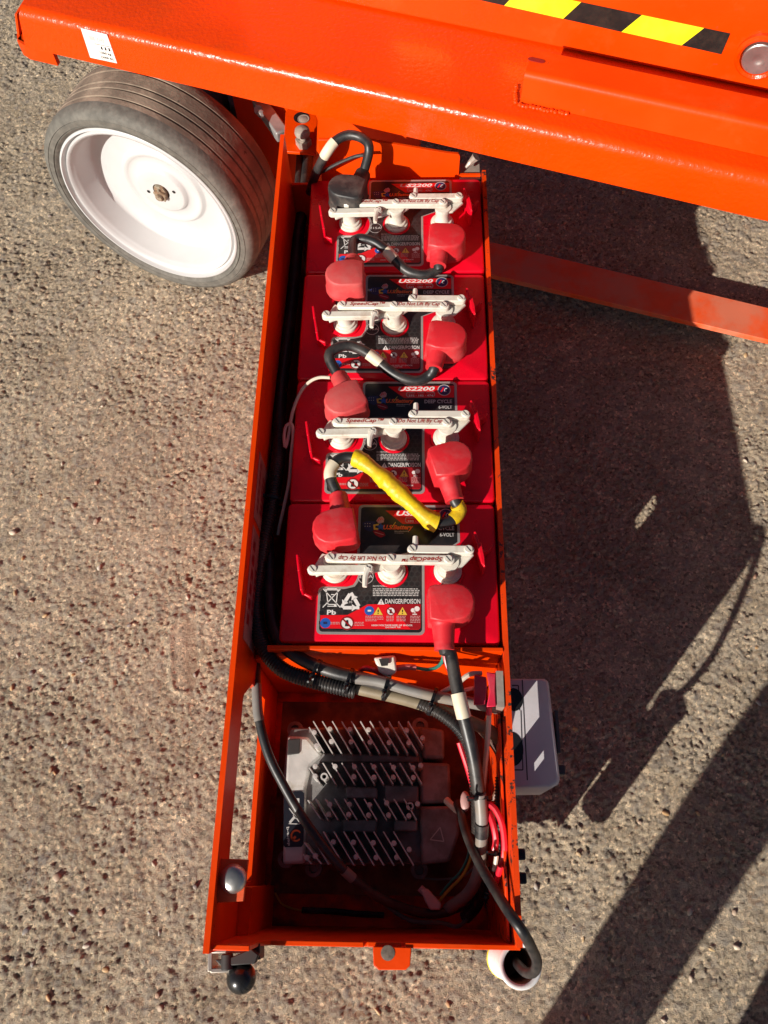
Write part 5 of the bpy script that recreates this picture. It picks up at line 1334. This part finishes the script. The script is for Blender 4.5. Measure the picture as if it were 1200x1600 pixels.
# ------------------------------------------------------------------ photographer standing at the near end (throws the leg shadow)
per = thing('person', 'person in dark trousers beyond the lower edge, known by the long leg shadow', 'person', (0.16, -0.92, 0.0))
def skin(name, V_, E_, R_, mt, parent):
    me = bpy.data.meshes.new(name); org = parent_origin(parent)
    me.from_pydata([Vector(v) - org for v in V_], E_, [])
    o = bpy.data.objects.new(name, me); C.objects.link(o); o.parent = parent
    md = o.modifiers.new('skin', 'SKIN')
    for i, r in enumerate(R_): me.skin_vertices[0].data[i].radius = r if isinstance(r, tuple) else (r, r)
    me.skin_vertices[0].data[0].use_root = True
    sb = o.modifiers.new('sub', 'SUBSURF'); sb.levels = 2; sb.render_levels = 2
    me.materials.append(M[mt]); md.use_smooth_shade = True
    return o
fl, fr = Vector((0.018, -0.90, 0)), Vector((0.285, -0.905, 0))
hip = Vector((0.175, -0.93, 0.90))
V_ = [hip, hip + Vector((-0.085, 0, -0.03)), Vector((0.030, -0.885, 0.50)), Vector((fl.x, fl.y, 0.10)), Vector((fl.x, fl.y, 0.05)), fl + Vector((-0.01, 0.15, 0.035)),
      hip + Vector((0.085, 0, -0.03)), Vector((0.275, -0.885, 0.50)), Vector((fr.x, fr.y, 0.10)), Vector((fr.x, fr.y, 0.05)), fr + Vector((0.01, 0.15, 0.035)),
      hip + Vector((0, 0.02, 0.20)), hip + Vector((0, 0.05, 0.42)), hip + Vector((0, 0.075, 0.55)), hip + Vector((0, 0.10, 0.62)), hip + Vector((0, 0.14, 0.70)), hip + Vector((0, 0.15, 0.80)),
      hip + Vector((-0.17, 0.07, 0.50)), Vector((-0.06, -0.72, 1.22)), Vector((0.09, -0.36, 1.262)), Vector((0.10, -0.30, 1.272)),
      hip + Vector((0.17, 0.07, 0.50)), Vector((0.40, -0.72, 1.22)), Vector((0.235, -0.36, 1.262)), Vector((0.225, -0.30, 1.272))]
E_ = [(0, 1), (1, 2), (2, 3), (3, 4), (4, 5), (0, 6), (6, 7), (7, 8), (8, 9), (9, 10), (0, 11), (11, 12), (12, 13), (13, 14), (14, 15), (15, 16), (12, 17), (17, 18), (18, 19), (19, 20), (12, 21), (21, 22), (22, 23), (23, 24)]
R_ = [(0.14, 0.11), 0.10, 0.070, 0.050, 0.046, 0.04, 0.09, 0.060, 0.050, 0.046, 0.04, (0.14, 0.10), (0.16, 0.11), (0.07, 0.06), 0.055, 0.085, 0.075, 0.06, 0.045, 0.034, 0.036, 0.06, 0.045, 0.034, 0.036]
skin('body', V_, E_, R_, 'denim', per)
g = G(); g.box((0.11, -0.262, 1.262), (0.192, -0.255, 1.335)); 
t = thing('phone', 'dark phone held up by the person over the tray', 'phone', (0.15, -0.30, 1.262))
t['label'] = 'dark slab phone held in both hands of the person above the tray'
g = G(); g.box((0.112, -0.318, 1.270), (0.190, -0.308, 1.345)); g.build('phone_body', 'blackplastic', t, bevel=0.003)
